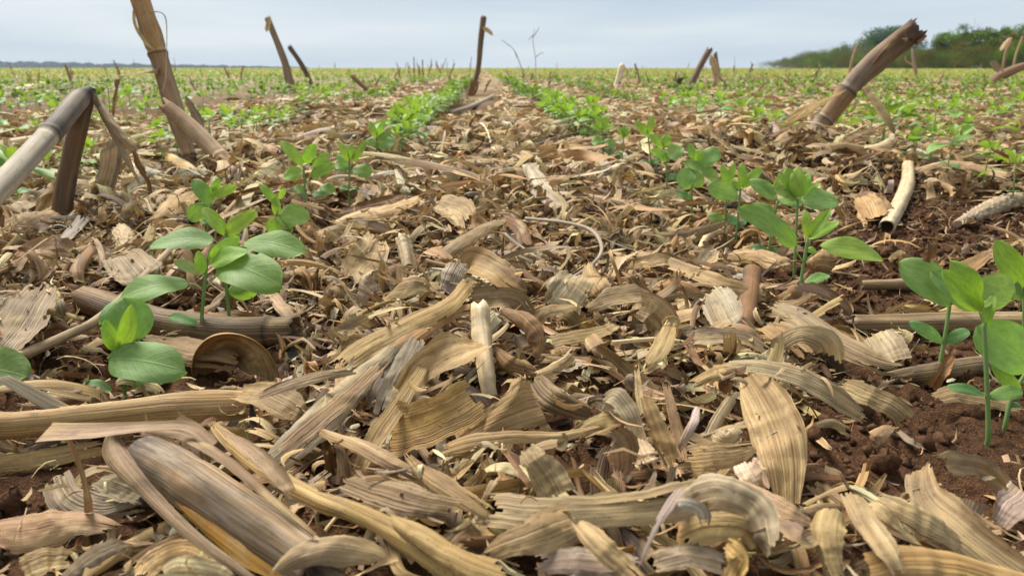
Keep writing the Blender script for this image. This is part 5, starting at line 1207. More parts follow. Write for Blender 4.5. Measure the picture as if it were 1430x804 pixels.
# generic seedlings: four growth forms, shared by all that stand further off
GY2 = (0.25, 0.355, 0.055)
def proto_seedling(seed):
    g = np.random.default_rng(seed)
    parts = []
    H_ = g.uniform(0.050, 0.072)
    lean = g.normal(0, 0.10, 2)
    def P(t): return np.array([lean[0] * t * H_, lean[1] * t * H_, t * H_])
    S = np.array([P(-0.15), P(0.4), P(0.75), P(1.0)])
    V, Q, lu, ns = tube(spline(S, 8), np.linspace(0.0014, 0.0011, 8), 6, lump=0.03, seed=seed)
    parts.append(('stem', V, Q, lu, np.tile(np.r_[GS, 0.0], (len(V), 1))))
    def leaf(nm, at, az, el, L, w, tint, vein, fold=0.2, droop=0.15, pet=0.012):
        dirn = np.array([math.cos(az) * math.cos(el), math.sin(az) * math.cos(el), math.sin(el)])
        hor = np.array([math.cos(az), math.sin(az), 0.5 if el < 1 else 0.2])
        b_ = at + hor * pet
        n_ = np.array([-math.cos(az) * math.sin(el) + 0.02, -math.sin(az) * math.sin(el), math.cos(el) + 0.1]) + g.normal(0, 0.2, 3)
        parts.append((nm,) + soy_leaf(b_, b_ + dirn * L, w, n_, fold, 0.08, droop, tint, vein, int(g.integers(1e6)), 9, 7))
    a0 = g.uniform(0, 6.28)
    for s in (0, 1): leaf('seed_leaf', P(0.35), a0 + s * math.pi + 1.5, 0.25, 0.018, 0.010, GC, 0.1, pet=0.002)
    for s in (0, 1): leaf('leaf', P(0.8), a0 + s * math.pi + g.normal(0, 0.2), g.uniform(-0.1, 0.4), g.uniform(0.034, 0.042), g.uniform(0.024, 0.030), GM, 0.9, pet=0.010)
    a1 = g.uniform(0, 6.28)
    for s in range(3): leaf('young_leaf', P(1.0), a1 + s * 2.1, g.uniform(0.6, 1.2), g.uniform(0.020, 0.028), g.uniform(0.011, 0.015), GY2, 0.9, fold=0.5, droop=0.0, pet=0.003)
    for s in range(2): leaf('young_leaf', P(0.95), a1 + 1 + s * 3.0, g.uniform(0.1, 0.6), g.uniform(0.022, 0.032), g.uniform(0.014, 0.02), GY2, 0.9, fold=0.4, droop=0.0, pet=0.010)
    return parts
PROT = []
for k in range(6):
    pr = proto_seedling(900 + k)
    meshes = [(nm, raw_mesh(nm, V, Q, lu, ti, M_SOY)) for nm, V, Q, lu, ti in pr]
    o = 0; Vs = []; Qs = []; ls = []; ts = []
    for nm, V, Q, lu, ti in pr: Vs.append(V); Qs.append(Q + o); ls.append(lu); ts.append(ti); o += len(V)
    whole = raw_mesh('soybean_seedling', np.vstack(Vs), np.vstack(Qs), np.vstack(ls), np.vstack(ts), M_SOY)
    PROT.append((meshes, whole))
ROWN = {-8: 'ninth', -7: 'eighth', -6: 'seventh', -5: 'sixth', -4: 'fifth', -3: 'fourth', -2: 'third', -1: 'second', 0: 'first', 1: 'first', 2: 'second', 3: 'third', 4: 'fourth', 5: 'fifth', 6: 'sixth', 7: 'seventh', 8: 'eighth'}
def row_name(k):
    if k == -1: return 'the first crop row left of the middle'
    if k == 0: return 'the first crop row right of the middle'
    if k < -1: return 'the %s crop row left of the middle' % {-2: 'second', -3: 'third', -4: 'fourth', -5: 'fifth', -6: 'sixth', -7: 'seventh', -8: 'eighth'}.get(k, 'outermost')
    return 'the %s crop row right of the middle' % {1: 'second', 2: 'third', 3: 'fourth', 4: 'fifth', 5: 'sixth', 6: 'seventh', 7: 'eighth'}.get(k, 'outermost')
ORD = ['nearest', 'second nearest', 'third nearest', 'fourth nearest', 'fifth nearest', 'sixth nearest', 'seventh nearest', 'eighth nearest', 'ninth nearest', 'tenth nearest', 'eleventh nearest', 'twelfth nearest', 'thirteenth nearest', 'fourteenth nearest', 'fifteenth nearest', 'sixteenth nearest']
plants = []; far_plants = []
gp = np.random.default_rng(21)
HERO_MAXY = {0: 1.75, -1: 1.38}
for k in range(-140, 141):
    y = 0.5 if abs(k) < 4 else 0.9
    main = k in (-1, 0)
    while y < 58:
        step = (gp.uniform(0.025, 0.055) if main else gp.uniform(0.04, 0.12)) if y < 9 else gp.uniform(0.08, 0.34)
        if gp.random() < (0.03 if main else 0.09): step += 0.2
        y += step
        x = row_x(k, y) + gp.normal(0, 0.014) + 0.03 * math.sin(y * 2 + k)
        if abs(x) > 0.66 * y + 0.06: continue
        if k in HERO_MAXY and y < HERO_MAXY[k]: continue
        if y < 1.15: 
            if abs(x) < 0.62: continue
        (plants if len(plants) < 100000 and y < 4.6 else far_plants).append((x, y, k))
plants.sort(key=lambda p: math.hypot(p[0], p[1]))
far_plants += plants[255:]; plants = plants[:255]
cnt = {}
for i, (x, y, k) in enumerate(plants):
    meshes, whole = PROT[int(gp.integers(6))]
    z = float(Hs(x, y)) + 0.004
    s = gp.uniform(0.85, 1.35); rz = gp.uniform(0, 6.28)
    cnt[k] = cnt.get(k, 0) + 1; n_ = cnt[k]
    d = math.hypot(x, y)
    if n_ <= len(ORD) and d < 3.2:
        lab = '%s small soybean seedling of %s' % (ORD[n_ - 1], row_name(k)); grp = None
        if k in HERO_MAXY: lab = '%s small seedling beyond the leafy ones, %s' % (ORD[n_ - 1], row_name(k))
    else:
        lab = 'tiny green seedling far along %s' % row_name(k)
    if d < 2.3:
        root = empty('soybean_seedling', (x, y, z), lab, 'seedling', 'tiny seedlings far along %s' % row_name(k) if lab.startswith('tiny') else 'soybean seedlings growing in the crop rows')
        root.rotation_euler = (gp.normal(0, 0.08), gp.normal(0, 0.08), rz); root.scale = (s, s, s)
        for nm, me in meshes: obj(nm, me, root)
    else:
        root = obj('soybean_seedling', whole, None, (x, y, z))
        root.rotation_euler = (gp.normal(0, 0.08), gp.normal(0, 0.08), rz); root.scale = (s, s, s)
        tag(root, lab, 'seedling', 'soybean seedlings growing in the crop rows' if n_ <= len(ORD) and d < 3.2 else 'tiny seedlings far along %s' % row_name(k))

def light_plant(seed, ngreen=9):
    g = np.random.default_rng(seed); Vs = []; Qs = []; Ts = []; Ls = []; o = 0
    for q in range(ngreen):
        az = g.uniform(0, 6.28); yg = q > 3; el = g.uniform(0.5, 1.2) if yg else g.uniform(-0.1, 0.5); h0 = g.uniform(0.045, 0.07) if yg else g.uniform(0.025, 0.055)
        b_ = np.array([math.cos(az) * .008, math.sin(az) * .008, h0]); L = g.uniform(0.022, 0.032) if yg else g.uniform(0.032, 0.042)
        V, Q, lu, ti = soy_leaf(b_, b_ + L * np.array([math.cos(az) * math.cos(el), math.sin(az) * math.cos(el), math.sin(el)]), L * g.uniform(0.5, 0.75), [-math.cos(az) * math.sin(el) + 0.02, -math.sin(az) * math.sin(el), math.cos(el) + .1], 0.3, 0.08, 0.1, GY if yg else GM, 0.6, int(g.integers(1e6)), 6, 3)
        Vs.append(V); Qs.append(Q + o); Ls.append(lu); Ts.append(ti); o += len(V)
    V, Q, lu, ns = tube(spline(np.array([[0, 0, -.01], [0, .001, .03], [0, 0, .06]]), 3), np.full(3, 0.0014), 4, lump=0, seed=seed)
    Vs.append(V); Qs.append(Q + o); Ls.append(lu); Ts.append(np.tile(np.r_[GS, 0.0], (len(V), 1)))
    return np.vstack(Vs), np.vstack(Qs), np.vstack(Ls), np.vstack(Ts)
near_mass = [p for p in far_plants if math.hypot(p[0], p[1]) < 13]
far_plants = [p for p in far_plants if math.hypot(p[0], p[1]) >= 13]
LP = [light_plant(950 + k) for k in range(8)]
VV = []; QQ = []; L3 = []; TT0 = []; o = 0
for (x, y, k) in near_mass:
    V, Q, lu, ti = LP[int(gp.integers(8))]
    a_ = gp.uniform(0, 6.28); s = gp.uniform(0.8, 1.3); ca, sa = math.cos(a_) * s, math.sin(a_) * s
    W_ = np.c_[V[:, 0] * ca - V[:, 1] * sa + x, V[:, 0] * sa + V[:, 1] * ca + y, V[:, 2] * s + float(Hs(x, y))]
    t_ = ti.copy(); t_[:, :3] *= np.array([0.84, 0.76, 1.3]) * gp.uniform(0.72, 1.1)
    VV.append(W_); QQ.append(Q + o); L3.append(lu); TT0.append(t_); o += len(V)
tag(obj('distant_seedlings', raw_mesh('distant_seedlings', np.vstack(VV), np.vstack(QQ), np.vstack(L3), np.vstack(TT0), M_SOY)), 'seedlings of the middle field merging into green rows', 'seedlings', kind='stuff')

# the thousands beyond them as one mass
def quads_cloud(C, size, g, flat=0.5):
    """one bent quad per centre"""
    n = len(C)
    a = g.uniform(0, 6.28, n); el = g.normal(0.5, 0.5, n)
    T = np.stack([np.cos(a) * np.cos(el), np.sin(a) * np.cos(el), np.sin(el)], -1)
    B = nrm(np.cross(np.tile([0, 0, 1.0], (n, 1)) + 0.3 * g.standard_normal((n, 3)), T)); N = np.cross(T, B)
    s = size[:, None]
    V = np.stack([C - T * s, C + B * s * flat + N * s * 0.15, C + T * s, C - B * s * flat + N * s * 0.15], 1)
    return V
fp = np.array([(a, b_) for a, b_, k in far_plants])
g = np.random.default_rng(31)
dist = np.hypot(fp[:, 0], fp[:, 1])
nl_ = 9
sc = 1.0 + np.clip((dist - 8) / 30, 0, 0.7)
C = np.repeat(np.c_[fp, Hs(fp[:, 0], fp[:, 1])], nl_, 0)
scr = np.repeat(sc, nl_)
off = g.standard_normal((len(C), 3)) * [0.020, 0.020, 0] * scr[:, None]
hh = g.uniform(0.02, 0.078, len(C)) * scr * np.repeat(g.uniform(0.75, 1.2, len(fp)), nl_)
C = C + off; C[:, 2] += hh
V = quads_cloud(C, g.uniform(0.013, 0.022, len(C)) * scr, g)
young = (hh > 0.05 * scr)[:, None]
tc_ = np.where(young, np.array(GY)[None] * [0.84, 0.76, 1.3], np.array(GM)[None] * 0.95) * (1 + 0.18 * g.standard_normal((len(C), 1)))
# a share of the distant plants is dull yellowish weed
yel = np.repeat(g.random(len(fp)) < np.clip((dist - 5) / 22, 0, 0.72), nl_)[:, None]
tc_ = np.where(yel, np.array([0.38, 0.34, 0.13]) * (1 + 0.2 * g.standard_normal((len(C), 1))), tc_)
Q = np.arange(len(C) * 4).reshape(-1, 4)
me = raw_mesh('distant_seedlings', V.reshape(-1, 3), Q, np.zeros((len(C) * 4, 3)), np.repeat(np.c_[np.clip(tc_, 0.01, 1), np.zeros(len(C))], 4, 0), M_SOY)
tag(obj('distant_seedlings', me), 'thousands of tiny green seedlings covering the far field', 'seedlings', kind='stuff')
print('seedlings', len(plants), 'far', len(fp))

# ------------------------------------------------------------------ loose litter: single leaves on top
g = np.random.default_rng(41)
LAND = [('beside the snapped left stump', 110, 250), ('around the left pair of leafy seedlings', 300, 420), ('beside the front left seedling', 170, 500), ('in front of the barrel shaped husk', 320, 560),
        ('in the bottom left corner', 60, 740), ('at the bottom centre', 700, 760), ('at the foot of the light centre stub', 680, 540), ('around the frayed stub left of centre', 560, 380),
        ('under the curved whitish twig', 770, 360), ('around the square rust splinter', 1045, 440), ('beside the tall upright ribbed leaf', 1080, 620), ('on the bare soil at the right', 1300, 650),
        ('around the right middle seedling group', 1050, 330), ('near the cream stalk piece at the right', 1240, 300), ('beside the bottom right rolled husk', 1300, 790), ('on the heap behind the centre', 680, 250),
        ('at the right edge below the seedlings', 1400, 480), ('left of the bushy light green seedling', 380, 290), ('in the centre of the litter', 860, 470), ('right of the bare centre hollow', 960, 560),
        ('below the thick leaning right stalk', 1150, 230), ('at the left edge under the grey bent stalk', 20, 380)]
n = 230
pp = []
while len(pp) < n:
    px = g.uniform(-10, 1440); py = g.uniform(215, 800) if g.random() < 0.75 else g.uniform(190, 330)
    w = on_ground(px, py)
    if g.random() < bareness(w[:1], w[1:2])[0]: continue
    if not clear_of_seedlings(w[0], w[1], 0.03, 0.13): continue
    pp.append((w[0], w[1]))
pp = np.array(pp)
L = np.clip(0.075 * np.exp(0.5 * g.standard_normal(n)), 0.03, 0.22) * (0.8 + 0.25 * pp[:, 1]); W = g.uniform(0.005, 0.014, n) * (0.8 + 0.25 * pp[:, 1])
(V, lu), form, kc, kt, cup = random_strips(g, n, 26, 9, L, W, 0.95, 0.22)
V[..., 0] += pp[:, 0][:, None, None]; V[..., 1] += pp[:, 1][:, None, None]
V = settle(V, g.uniform(0.004, 0.014, n) + 0.006 * (pp[:, 1] > 0.6), 0.034)
tn, names = rand_tone(g, n)
TW = {'tan': 'tan', 'pale': 'straw pale', 'beige': 'beige', 'grey': 'grey', 'silver': 'silvery', 'brown': 'brown', 'gold': 'golden', 'cream': 'cream'}
seen = {}
for i in range(n):
    c = V[i].reshape(-1, 3).mean(0)
    px, py, d = project(c[None]); px, py = px[0], py[0]
    lm = min(LAND, key=lambda q: (q[1] - px) ** 2 + (1.6 * (q[2] - py)) ** 2)[0]
    shape = 'scrolled' if abs(kc[i]) > 4 else 'rolled' if abs(cup[i]) > 0.9 else 'twisted' if abs(kt[i]) > 1.8 else 'tightly curled' if abs(kc[i]) > 2.6 else 'curled' if abs(kc[i]) > 1.3 else 'bent' if abs(kc[i]) > 0.7 else 'flat'
    size = 'short' if L[i] < 0.055 else 'long' if L[i] > 0.10 else ''
    key = (size, shape, names[i], lm)
    seen[key] = seen.get(key, 0) + 1
    lab = ' '.join(('%s %s %s leaf piece %s' % (size, shape, TW[names[i]], lm)).split())
    if seen[key] > 1: lab = ' '.join(('another %s %s %s leaf scrap %s' % (size, shape, TW[names[i]], lm)).split())
    tint = np.tile(np.r_[tn[i], g.uniform(0.5, 1.0)], (26 * 9, 1))
    o = obj('leaf_piece', raw_mesh('leaf_piece', V[i].reshape(-1, 3) - c, grid_quads(26, 9)[bites(26, 9, g, 0.25)], lu[i].reshape(-1, 3), tint, M_LEAF), None, tuple(c))
    tag(o, lab, 'leaf scrap', 'loose leaf pieces lying on the litter')

# ------------------------------------------------------------------ litter: the uncountable rest
def scatter(n, y0, y1, seed, power=1.0, wide=0.70, pad=0.10, respect=1.0, clear=True):
    g = np.random.default_rng(seed)
    out_ = []
    tot = 0
    while tot < n:
        y = (g.random(n * 2) * (y1 ** (1 + power) - y0 ** (1 + power)) + y0 ** (1 + power)) ** (1 / (1 + power))
        x = g.uniform(-1, 1, n * 2) * (wide * y + pad)
        keep = g.random(n * 2) > bareness(x, y) * respect * (y < 2.2)
        # thinner over the crop rows where the planter opened the litter
        ph = (x - row_x(0, y)) / ROW; rowd = np.abs(ph - np.round(ph)) * ROW
        keep &= (g.random(n * 2) > 0.45 * np.exp(-(rowd / 0.035) ** 2))
        if clear: keep &= clear_of_seedlings(x, y) | (g.random(n * 2) < 0.25)
        out_.append(np.c_[x, y][keep]); tot += keep.sum()
    return np.vstack(out_)[:n]
def litter(name, label, n, y0, y1, seed, nl, nw, Lr, Wr, curl, top, ribs=(0.4, 1.0), power=1.0, tones=TONE_W, respect=0.93, pitch=0.25, dark=1.0, scale_far=0.0):
    g = np.random.default_rng(seed)
    xy = scatter(n, y0, y1, seed + 1, power, respect=respect)
    k = 1 + scale_far * (xy[:, 1] - y0)
    L = g.uniform(*Lr, n) * k; W = g.uniform(*Wr, n) * k
    (V, lu), *_ = random_strips(g, n, nl, nw, L, W, curl, pitch)
    V[..., 0] += xy[:, 0][:, None, None]; V[..., 1] += xy[:, 1][:, None, None]
    ph = (xy[:, 0] - row_x(0, xy[:, 1])) / ROW
    ridge = 0.35 + 0.65 * (0.5 - 0.5 * np.cos(2 * np.pi * ph))
    V = settle(V, g.uniform(-0.003, 1, n) ** 1.3 * top * ridge if False else (-0.002 + g.random(n) * top * ridge))
    tn, _ = rand_tone(g, n, tones, 0.20, dark)
    tint = np.c_[tn, g.uniform(*ribs, n)]
    o = obj(name, strips_mesh(name, V, lu, tint, M_LEAF))
    tag(o, label, 'litter', kind='stuff')
    return o
DARKT = (('brown', 34), ('tan', 14), ('grey', 14), ('beige', 8), ('dark', 30))
LL = 'leaf_litter'
litter('under_litter', 'lower layer of leaf pieces darkened to paint the shade in the gaps', 4600, 0.24, 1.6, 210, 10, 5, (0.02, 0.07), (0.004, 0.014), 0.6, 0.005, tones=DARKT, respect=1.0, dark=0.62)  # shadow between the upper leaves is painted into these dark tones
litter(LL, 'dense layer of broken dry maize leaves near the camera', 2700, 0.24, 1.0, 200, 22, 6, (0.025, 0.12), (0.004, 0.012), 1.0, 0.014, respect=1.0)
litter(LL, 'small scraps of dry leaf near the camera', 3000, 0.24, 1.0, 201, 10, 5, (0.010, 0.030), (0.003, 0.008), 1.0, 0.014, respect=0.97)
litter(LL, 'narrow curling strips torn from maize leaves', 900, 0.26, 1.2, 205, 24, 5, (0.05, 0.15), (0.0022, 0.006), 1.3, 0.020, pitch=0.3, respect=0.97)
litter(LL, 'scrolled pieces of dry leaf', 500, 0.30, 1.3, 206, 24, 6, (0.04, 0.075), (0.007, 0.013), 1.8, 0.014, pitch=0.3, respect=1.0)
litter(LL, 'layer of curled dry maize leaves between the near crop rows', 6500, 0.95, 2.6, 220, 14, 5, (0.03, 0.14), (0.008, 0.024), 0.95, 0.022, pitch=0.16, dark=1.1, respect=1.0, tones=(('tan', 24), ('pale', 30), ('beige', 24), ('cream', 12), ('silver', 4), ('brown', 6)))
litter(LL, 'small leaf scraps between the near crop rows', 5200, 0.95, 2.6, 221, 8, 4, (0.015, 0.05), (0.004, 0.011), 1.1, 0.020, respect=0.97, tones=(('tan', 24), ('pale', 30), ('beige', 24), ('cream', 12), ('silver', 4), ('brown', 6)))
litter(LL, 'long wide leaf blades strewn between the rows', 700, 0.9, 4.5, 222, 28, 6, (0.10, 0.24), (0.016, 0.034), 0.7, 0.024, pitch=0.10, dark=1.1, respect=1.0, tones=(('pale', 35), ('cream', 15), ('tan', 25), ('beige', 25)))
litter(LL, 'dry leaf layer of the middle field', 17000, 2.5, 8.0, 230, 9, 3, (0.05, 0.20), (0.012, 0.034), 0.70, 0.022, pitch=0.10, dark=1.12, scale_far=0.06, tones=(('tan', 24), ('pale', 30), ('beige', 24), ('cream', 12), ('silver', 4), ('brown', 6)))
litter(LL, 'pale straw scattered over the far field', 26000, 7.5, 45.0, 240, 4, 2, (0.10, 0.24), (0.015, 0.036), 0.6, 0.015, pitch=0.08, dark=1.1, power=0.35, scale_far=0.035, tones=(('tan', 24), ('pale', 30), ('beige', 24), ('cream', 12), ('silver', 4), ('brown', 6)))
litter('straw_chaff', 'fine straw fibres and chaff between the leaves', 11000, 0.24, 1.6, 250, 5, 2, (0.006, 0.038), (0.0005, 0.0022), 0.6, 0.018, ribs=(0, 0.2), respect=0.55)
litter('straw_chaff', 'small bits of straw on the bare red soil', 4500, 0.24, 1.1, 260, 4, 2, (0.003, 0.013), (0.0006, 0.0026), 0.6, 0.004, ribs=(0, 0.2), respect=0.0, tones=(('tan', 20), ('brown', 40), ('grey', 10), ('pale', 8), ('dark', 22)), dark=0.7)
litter('straw_chaff', 'coarse straw stems mixed into the middle litter', 1500, 1.2, 6.0, 270, 6, 2, (0.05, 0.22), (0.002, 0.006), 0.4, 0.03, ribs=(0, 0.2), tones=(('pale', 40), ('cream', 20), ('tan', 25), ('brown', 15)))

# bits of straw lying on the traced leaves
gi, gj = np.where(CAP < 8)
kk = np.random.default_rng(71).integers(0, len(gi), 1500)
g = np.random.default_rng(72); n = len(kk)
bx = CX0 + (gi[kk] + g.random(n)) * CS; by = CY0 + (gj[kk] + g.random(n)) * CS
(V, lu), *_ = random_strips(g, n, 6, 3, g.uniform(0.004, 0.022, n), g.uniform(0.0006, 0.004, n), 0.9, 0.15)
V[..., 0] += bx[:, None, None]; V[..., 1] += by[:, None, None]; V[..., 2] += (CAP[gi[kk], gj[kk]] + 0.004)[:, None, None]
tn, _ = rand_tone(g, n, TONE_W, 0.25)
tag(obj('straw_chaff', strips_mesh('straw_chaff', V, lu, np.c_[tn, np.zeros(n)], M_LEAF)), 'small straw bits fallen on top of the larger leaves', 'litter', kind='stuff')

# crumbs of soil
g = np.random.default_rng(77)
n = 26000
xy = scatter(n * 2, 0.25, 1.5, 78, respect=0.0)
b_ = bareness(xy[:, 0], xy[:, 1]); xy = xy[g.random(len(xy)) < 0.12 + b_][:n]; n = len(xy)
bm_v = np.array([(1, 0, 0), (-1, 0, 0), (0, 1, 0), (0, -1, 0), (0, 0, 1), (0, 0, -1)], float)
bm_f = np.array([(0, 2, 4), (2, 1, 4), (1, 3, 4), (3, 0, 4), (2, 0, 5), (1, 2, 5), (3, 1, 5), (0, 3, 5)])
s = g.gamma(1.3, 0.0009, n) + 0.0004; s = np.minimum(s, 0.008)
V = bm_v[None] * s[:, None, None] * g.uniform(0.6, 1.3, (n, 6, 1)) + g.normal(0, 0.25, (n, 6, 3)) * s[:, None, None]
V += np.c_[xy, Hf(xy[:, 0], xy[:, 1]) + s * 0.4][:, None]
F = (bm_f[None] + (np.arange(n) * 6)[:, None, None]).reshape(-1, 3)
tag(obj('soil_crumbs', raw_mesh('soil_crumbs', V.reshape(-1, 3), F, mat=M_CLOD, smooth=False)), 'loose crumbs of red soil', 'soil crumbs', kind='stuff')

g = np.random.default_rng(79)
nc = 420
xy = scatter(nc * 6, 0.3, 1.7, 80, respect=0.0); b_ = bareness(xy[:, 0], xy[:, 1]); xy = xy[b_ > 0.45][:nc]; nc = len(xy)
th = np.linspace(0, np.pi, 7); ph_ = np.linspace(0, 2 * np.pi, 9)[:-1]
sph = np.stack([np.outer(np.sin(th), np.cos(ph_)), np.outer(np.sin(th), np.sin(ph_)), np.outer(np.cos(th), np.ones(8))], -1).reshape(-1, 3)
s = g.gamma(2.0, 0.0014, nc) + 0.0015; s = np.minimum(s, 0.010)
V = sph[None] * (s[:, None] * (1 + 0.22 * g.standard_normal((nc, len(sph)))))[..., None] * g.uniform(0.6, 1.3, (nc, 1, 3))
V += np.c_[xy, Hf(xy[:, 0], xy[:, 1]) + s * 0.25][:, None]
Q = (grid_quads(7, 8, True)[None] + (np.arange(nc) * len(sph))[:, None, None]).reshape(-1, 4)
tag(obj('soil_clods', raw_mesh('soil_clods', V.reshape(-1, 3), Q, mat=M_CLOD)), 'small clods of crumbly red soil', 'soil clods', kind='stuff')

# ------------------------------------------------------------------ small stubble standing over the far field
g = np.random.default_rng(88)
stub_meshes = []
for k in range(6):
    hgt = 1.0
    P = np.array([[0, 0, -0.1], [g.normal(0, 0.05), g.normal(0, 0.05), 0.45], [g.normal(0, 0.12), g.normal(0, 0.12), hgt]])
    V, Q, lu, tint = stalk_mesh('corn_stubble', P, np.array([0.055, 0.05, 0.04]), (0.33, 0.235, 0.15), 600 + k, jag=(0, 0.08), hollow=(False, True), ns=8, lump=0.1)
    for q in range(int(g.integers(1, 4))):   # leaf rags
        (LV, llu) = strip_batch(1, 8, 3, np.array([0.5]), np.array([0.09]), np.array([g.uniform(0, 6.28)]), np.array([0.6]), np.array([-2.2]), np.array([0.2]), np.array([0.8]), np.array([0.0]), np.array([0.5]), np.array([1]), 700 + k * 5 + q)
        LV = LV[0]; LV[..., 2] += 0.25 + 0.3 * g.random(); 
        Q = np.vstack([Q, grid_quads(8, 3) + len(V)]); V = np.vstack([V, LV.reshape(-1, 3)]); lu = np.vstack([lu, llu.reshape(-1, 3)])
        tint = np.vstack([tint, np.tile(np.r_[TONES['beige'], 0.3], (24, 1))])
    stub_meshes.append(raw_mesh('corn_stubble', V, Q, lu, tint, M_STEM))
spots = []
while len(spots) < 150:
    y = 5.0 * (12.0 ** g.random()) if len(spots) < 110 else g.uniform(25, 75)
    x = g.uniform(-0.68, 0.68) * y
    k = round((x - row_x(0, y)) / ROW - 0.5)
    spots.append((row_x(0, y) + (k + 0.5) * ROW + g.normal(0, 0.05), y))
spots.sort(key=lambda q: q[1])
for i, (x, y) in enumerate(spots):
    o = obj('corn_stubble', stub_meshes[int(g.integers(6))], None, (x, y, float(Hs(x, y)) if y < 60 else 0.0))
    hgt = g.uniform(0.05, 0.15) + (0.10 * g.random() ** 2 if y > 7 else 0) + 0.0012 * y
    o.scale = (hgt * g.uniform(0.8, 1.4) if y < 12 else hgt * 1.5, hgt * 1.0, hgt)
    o.rotation_euler = (g.normal(0, 0.35), g.normal(0, 0.35), g.uniform(0, 6.28))
    side = 'left' if x < -0.22 * y else 'right' if x > 0.22 * y else 'middle'
    band = 'among the distant seedlings' if y < 12 else 'breaking the skyline'
    tag(o, 'short ragged corn stub %s in the %s of the far field' % (band, side), 'corn stub', 'corn stubs %s, %s' % (band, side))
g = np.random.default_rng(89)
for i in range(44):
    y = g.uniform(8, 30); 
    x = (g.uniform(-0.66, 0.66) if i % 3 else g.normal(-0.10, 0.05)) * y
    o = obj('corn_stubble', stub_meshes[i % 6], None, (x, y, float(Hs(x, y))))
    hgt = 0.19 + g.uniform(0.02, 0.012 * y); w_ = g.uniform(0.09, 0.22)
    o.scale = (w_, w_, hgt); o.rotation_euler = (g.normal(0, 0.16), g.normal(0, 0.16), g.uniform(0, 6.28))
    side = 'left' if x < -0.22 * y else 'right' if x > 0.22 * y else 'middle'
    tag(o, 'thin dry stub tip poking just above the skyline in the %s' % side, 'corn stub', 'thin stub tips above the skyline, %s' % side)


# ------------------------------------------------------------------ trees at the right and the far wood
def tree(label, x, y, h, w, seed, dens=1.0, tone=(0.055, 0.085, 0.022), trunk_share=0.25, bare=False, name='broadleaf_tree', group='trees and bushes along the right edge of the field'):
    g = np.random.default_rng(seed)
    root = empty(name, (x, y, 0), label, 'tree' if name != 'bush' else 'bush', group)
    # limbs
    Vs, Qs, ls, o = [], [], [], 0
    tips = []
    def limb(P, r0, r1, ns=7):
        nonlocal o
        S = spline(np.array(P), 9)
        V, Q, lu, _ = tube(S, np.linspace(r0, r1, 9), ns, lump=0.08, seed=int(g.integers(1e6)))
        Vs.append(V); Qs.append(Q + o); ls.append(lu); o += len(V)
    th = h * trunk_share
    limb([[0, 0, -0.2], [g.normal(0, .1), 0, th * 0.6], [g.normal(0, .15), 0, th * 1.3]], h * 0.03, h * 0.018)
    nb = 9 if not bare else 14
    for k in range(nb):
        a = g.uniform(0, 6.28); rr = w * 0.5 * g.uniform(0.35, 0.95); zt = h * g.uniform(0.45, 0.97 if not bare else 1.0)
        if bare: rr *= 0.55
        tip = np.array([math.cos(a) * rr, math.sin(a) * rr, zt])
        st_ = np.array([0, 0, th * g.uniform(0.6, 1.3)])
        mid = st_ * 0.5 + tip * 0.5 + [0, 0, h * 0.06]
        limb([st_, mid, tip], h * 0.012, h * 0.003, 5)
        tips.append(tip)
        for q in range(3 if bare else 1):
            t2 = tip + g.normal(0, 1, 3) * [w * .14, w * .14, h * .10]
            limb([mid, (mid + t2) / 2 + [0, 0, h * .03], t2], h * 0.006, h * 0.002, 4); tips.append(t2)
    V = np.vstack(Vs)
    obj('trunk', raw_mesh('trunk', V, np.vstack(Qs), np.vstack(ls), np.tile(np.r_[0.17, 0.13, 0.10, 1], (len(V), 1)), M_STEM), root)
    # crown: many leaf faces in uneven clumps
    ncl = int((60 if not bare else 26) * dens); cc = []
    for k in range(ncl):
        if k < len(tips) and not bare: c = tips[k]
        else:
            a = g.uniform(0, 6.28); rr = w * 0.5 * math.sqrt(g.random()); zz = g.uniform(0.04 if not bare else 0.6, 0.93)
            lim = math.sqrt(max(0.05, 1 - ((zz - 0.45) / 0.6) ** 2)); c = np.array([math.cos(a) * rr * lim, math.sin(a) * rr * lim, h * zz])
        cc.append(c)
    cc = np.array(cc)
    per = int(230 if not bare else 14)
    rad = g.uniform(0.10, 0.19, ncl) * (h + w) * 0.5
    C = np.repeat(cc, per, 0); u = nrm(g.standard_normal((len(C), 3))) * (g.random(len(C)) ** 0.45)[:, None] * np.repeat(rad, per)[:, None] * [1.15, 1.15, 0.8]
    C = C + u; C[:, 2] = np.maximum(C[:, 2], 0.05)
    size = g.uniform(0.016, 0.032, len(C)) * h
    V = quads_cloud(C, size, g, 0.55)
    ct = np.array(tone) * (1 + 0.28 * g.standard_normal((ncl, 1))) * (1 + 0.08 * g.standard_normal((ncl, 3)))
    tc_ = np.repeat(ct, per, 0) * (1 + 0.20 * g.standard_normal((len(C), 1)))
    tint = np.repeat(np.c_[np.clip(tc_, 0.008, 0.5), np.ones(len(C))], 4, 0)
    obj('crown', raw_mesh('crown', V.reshape(-1, 3), np.arange(len(C) * 4).reshape(-1, 4), None, tint, M_TREE, False), root)
    return root
g = np.random.default_rng(55)
def tx(px, d): return (px - 715) / FPX * d
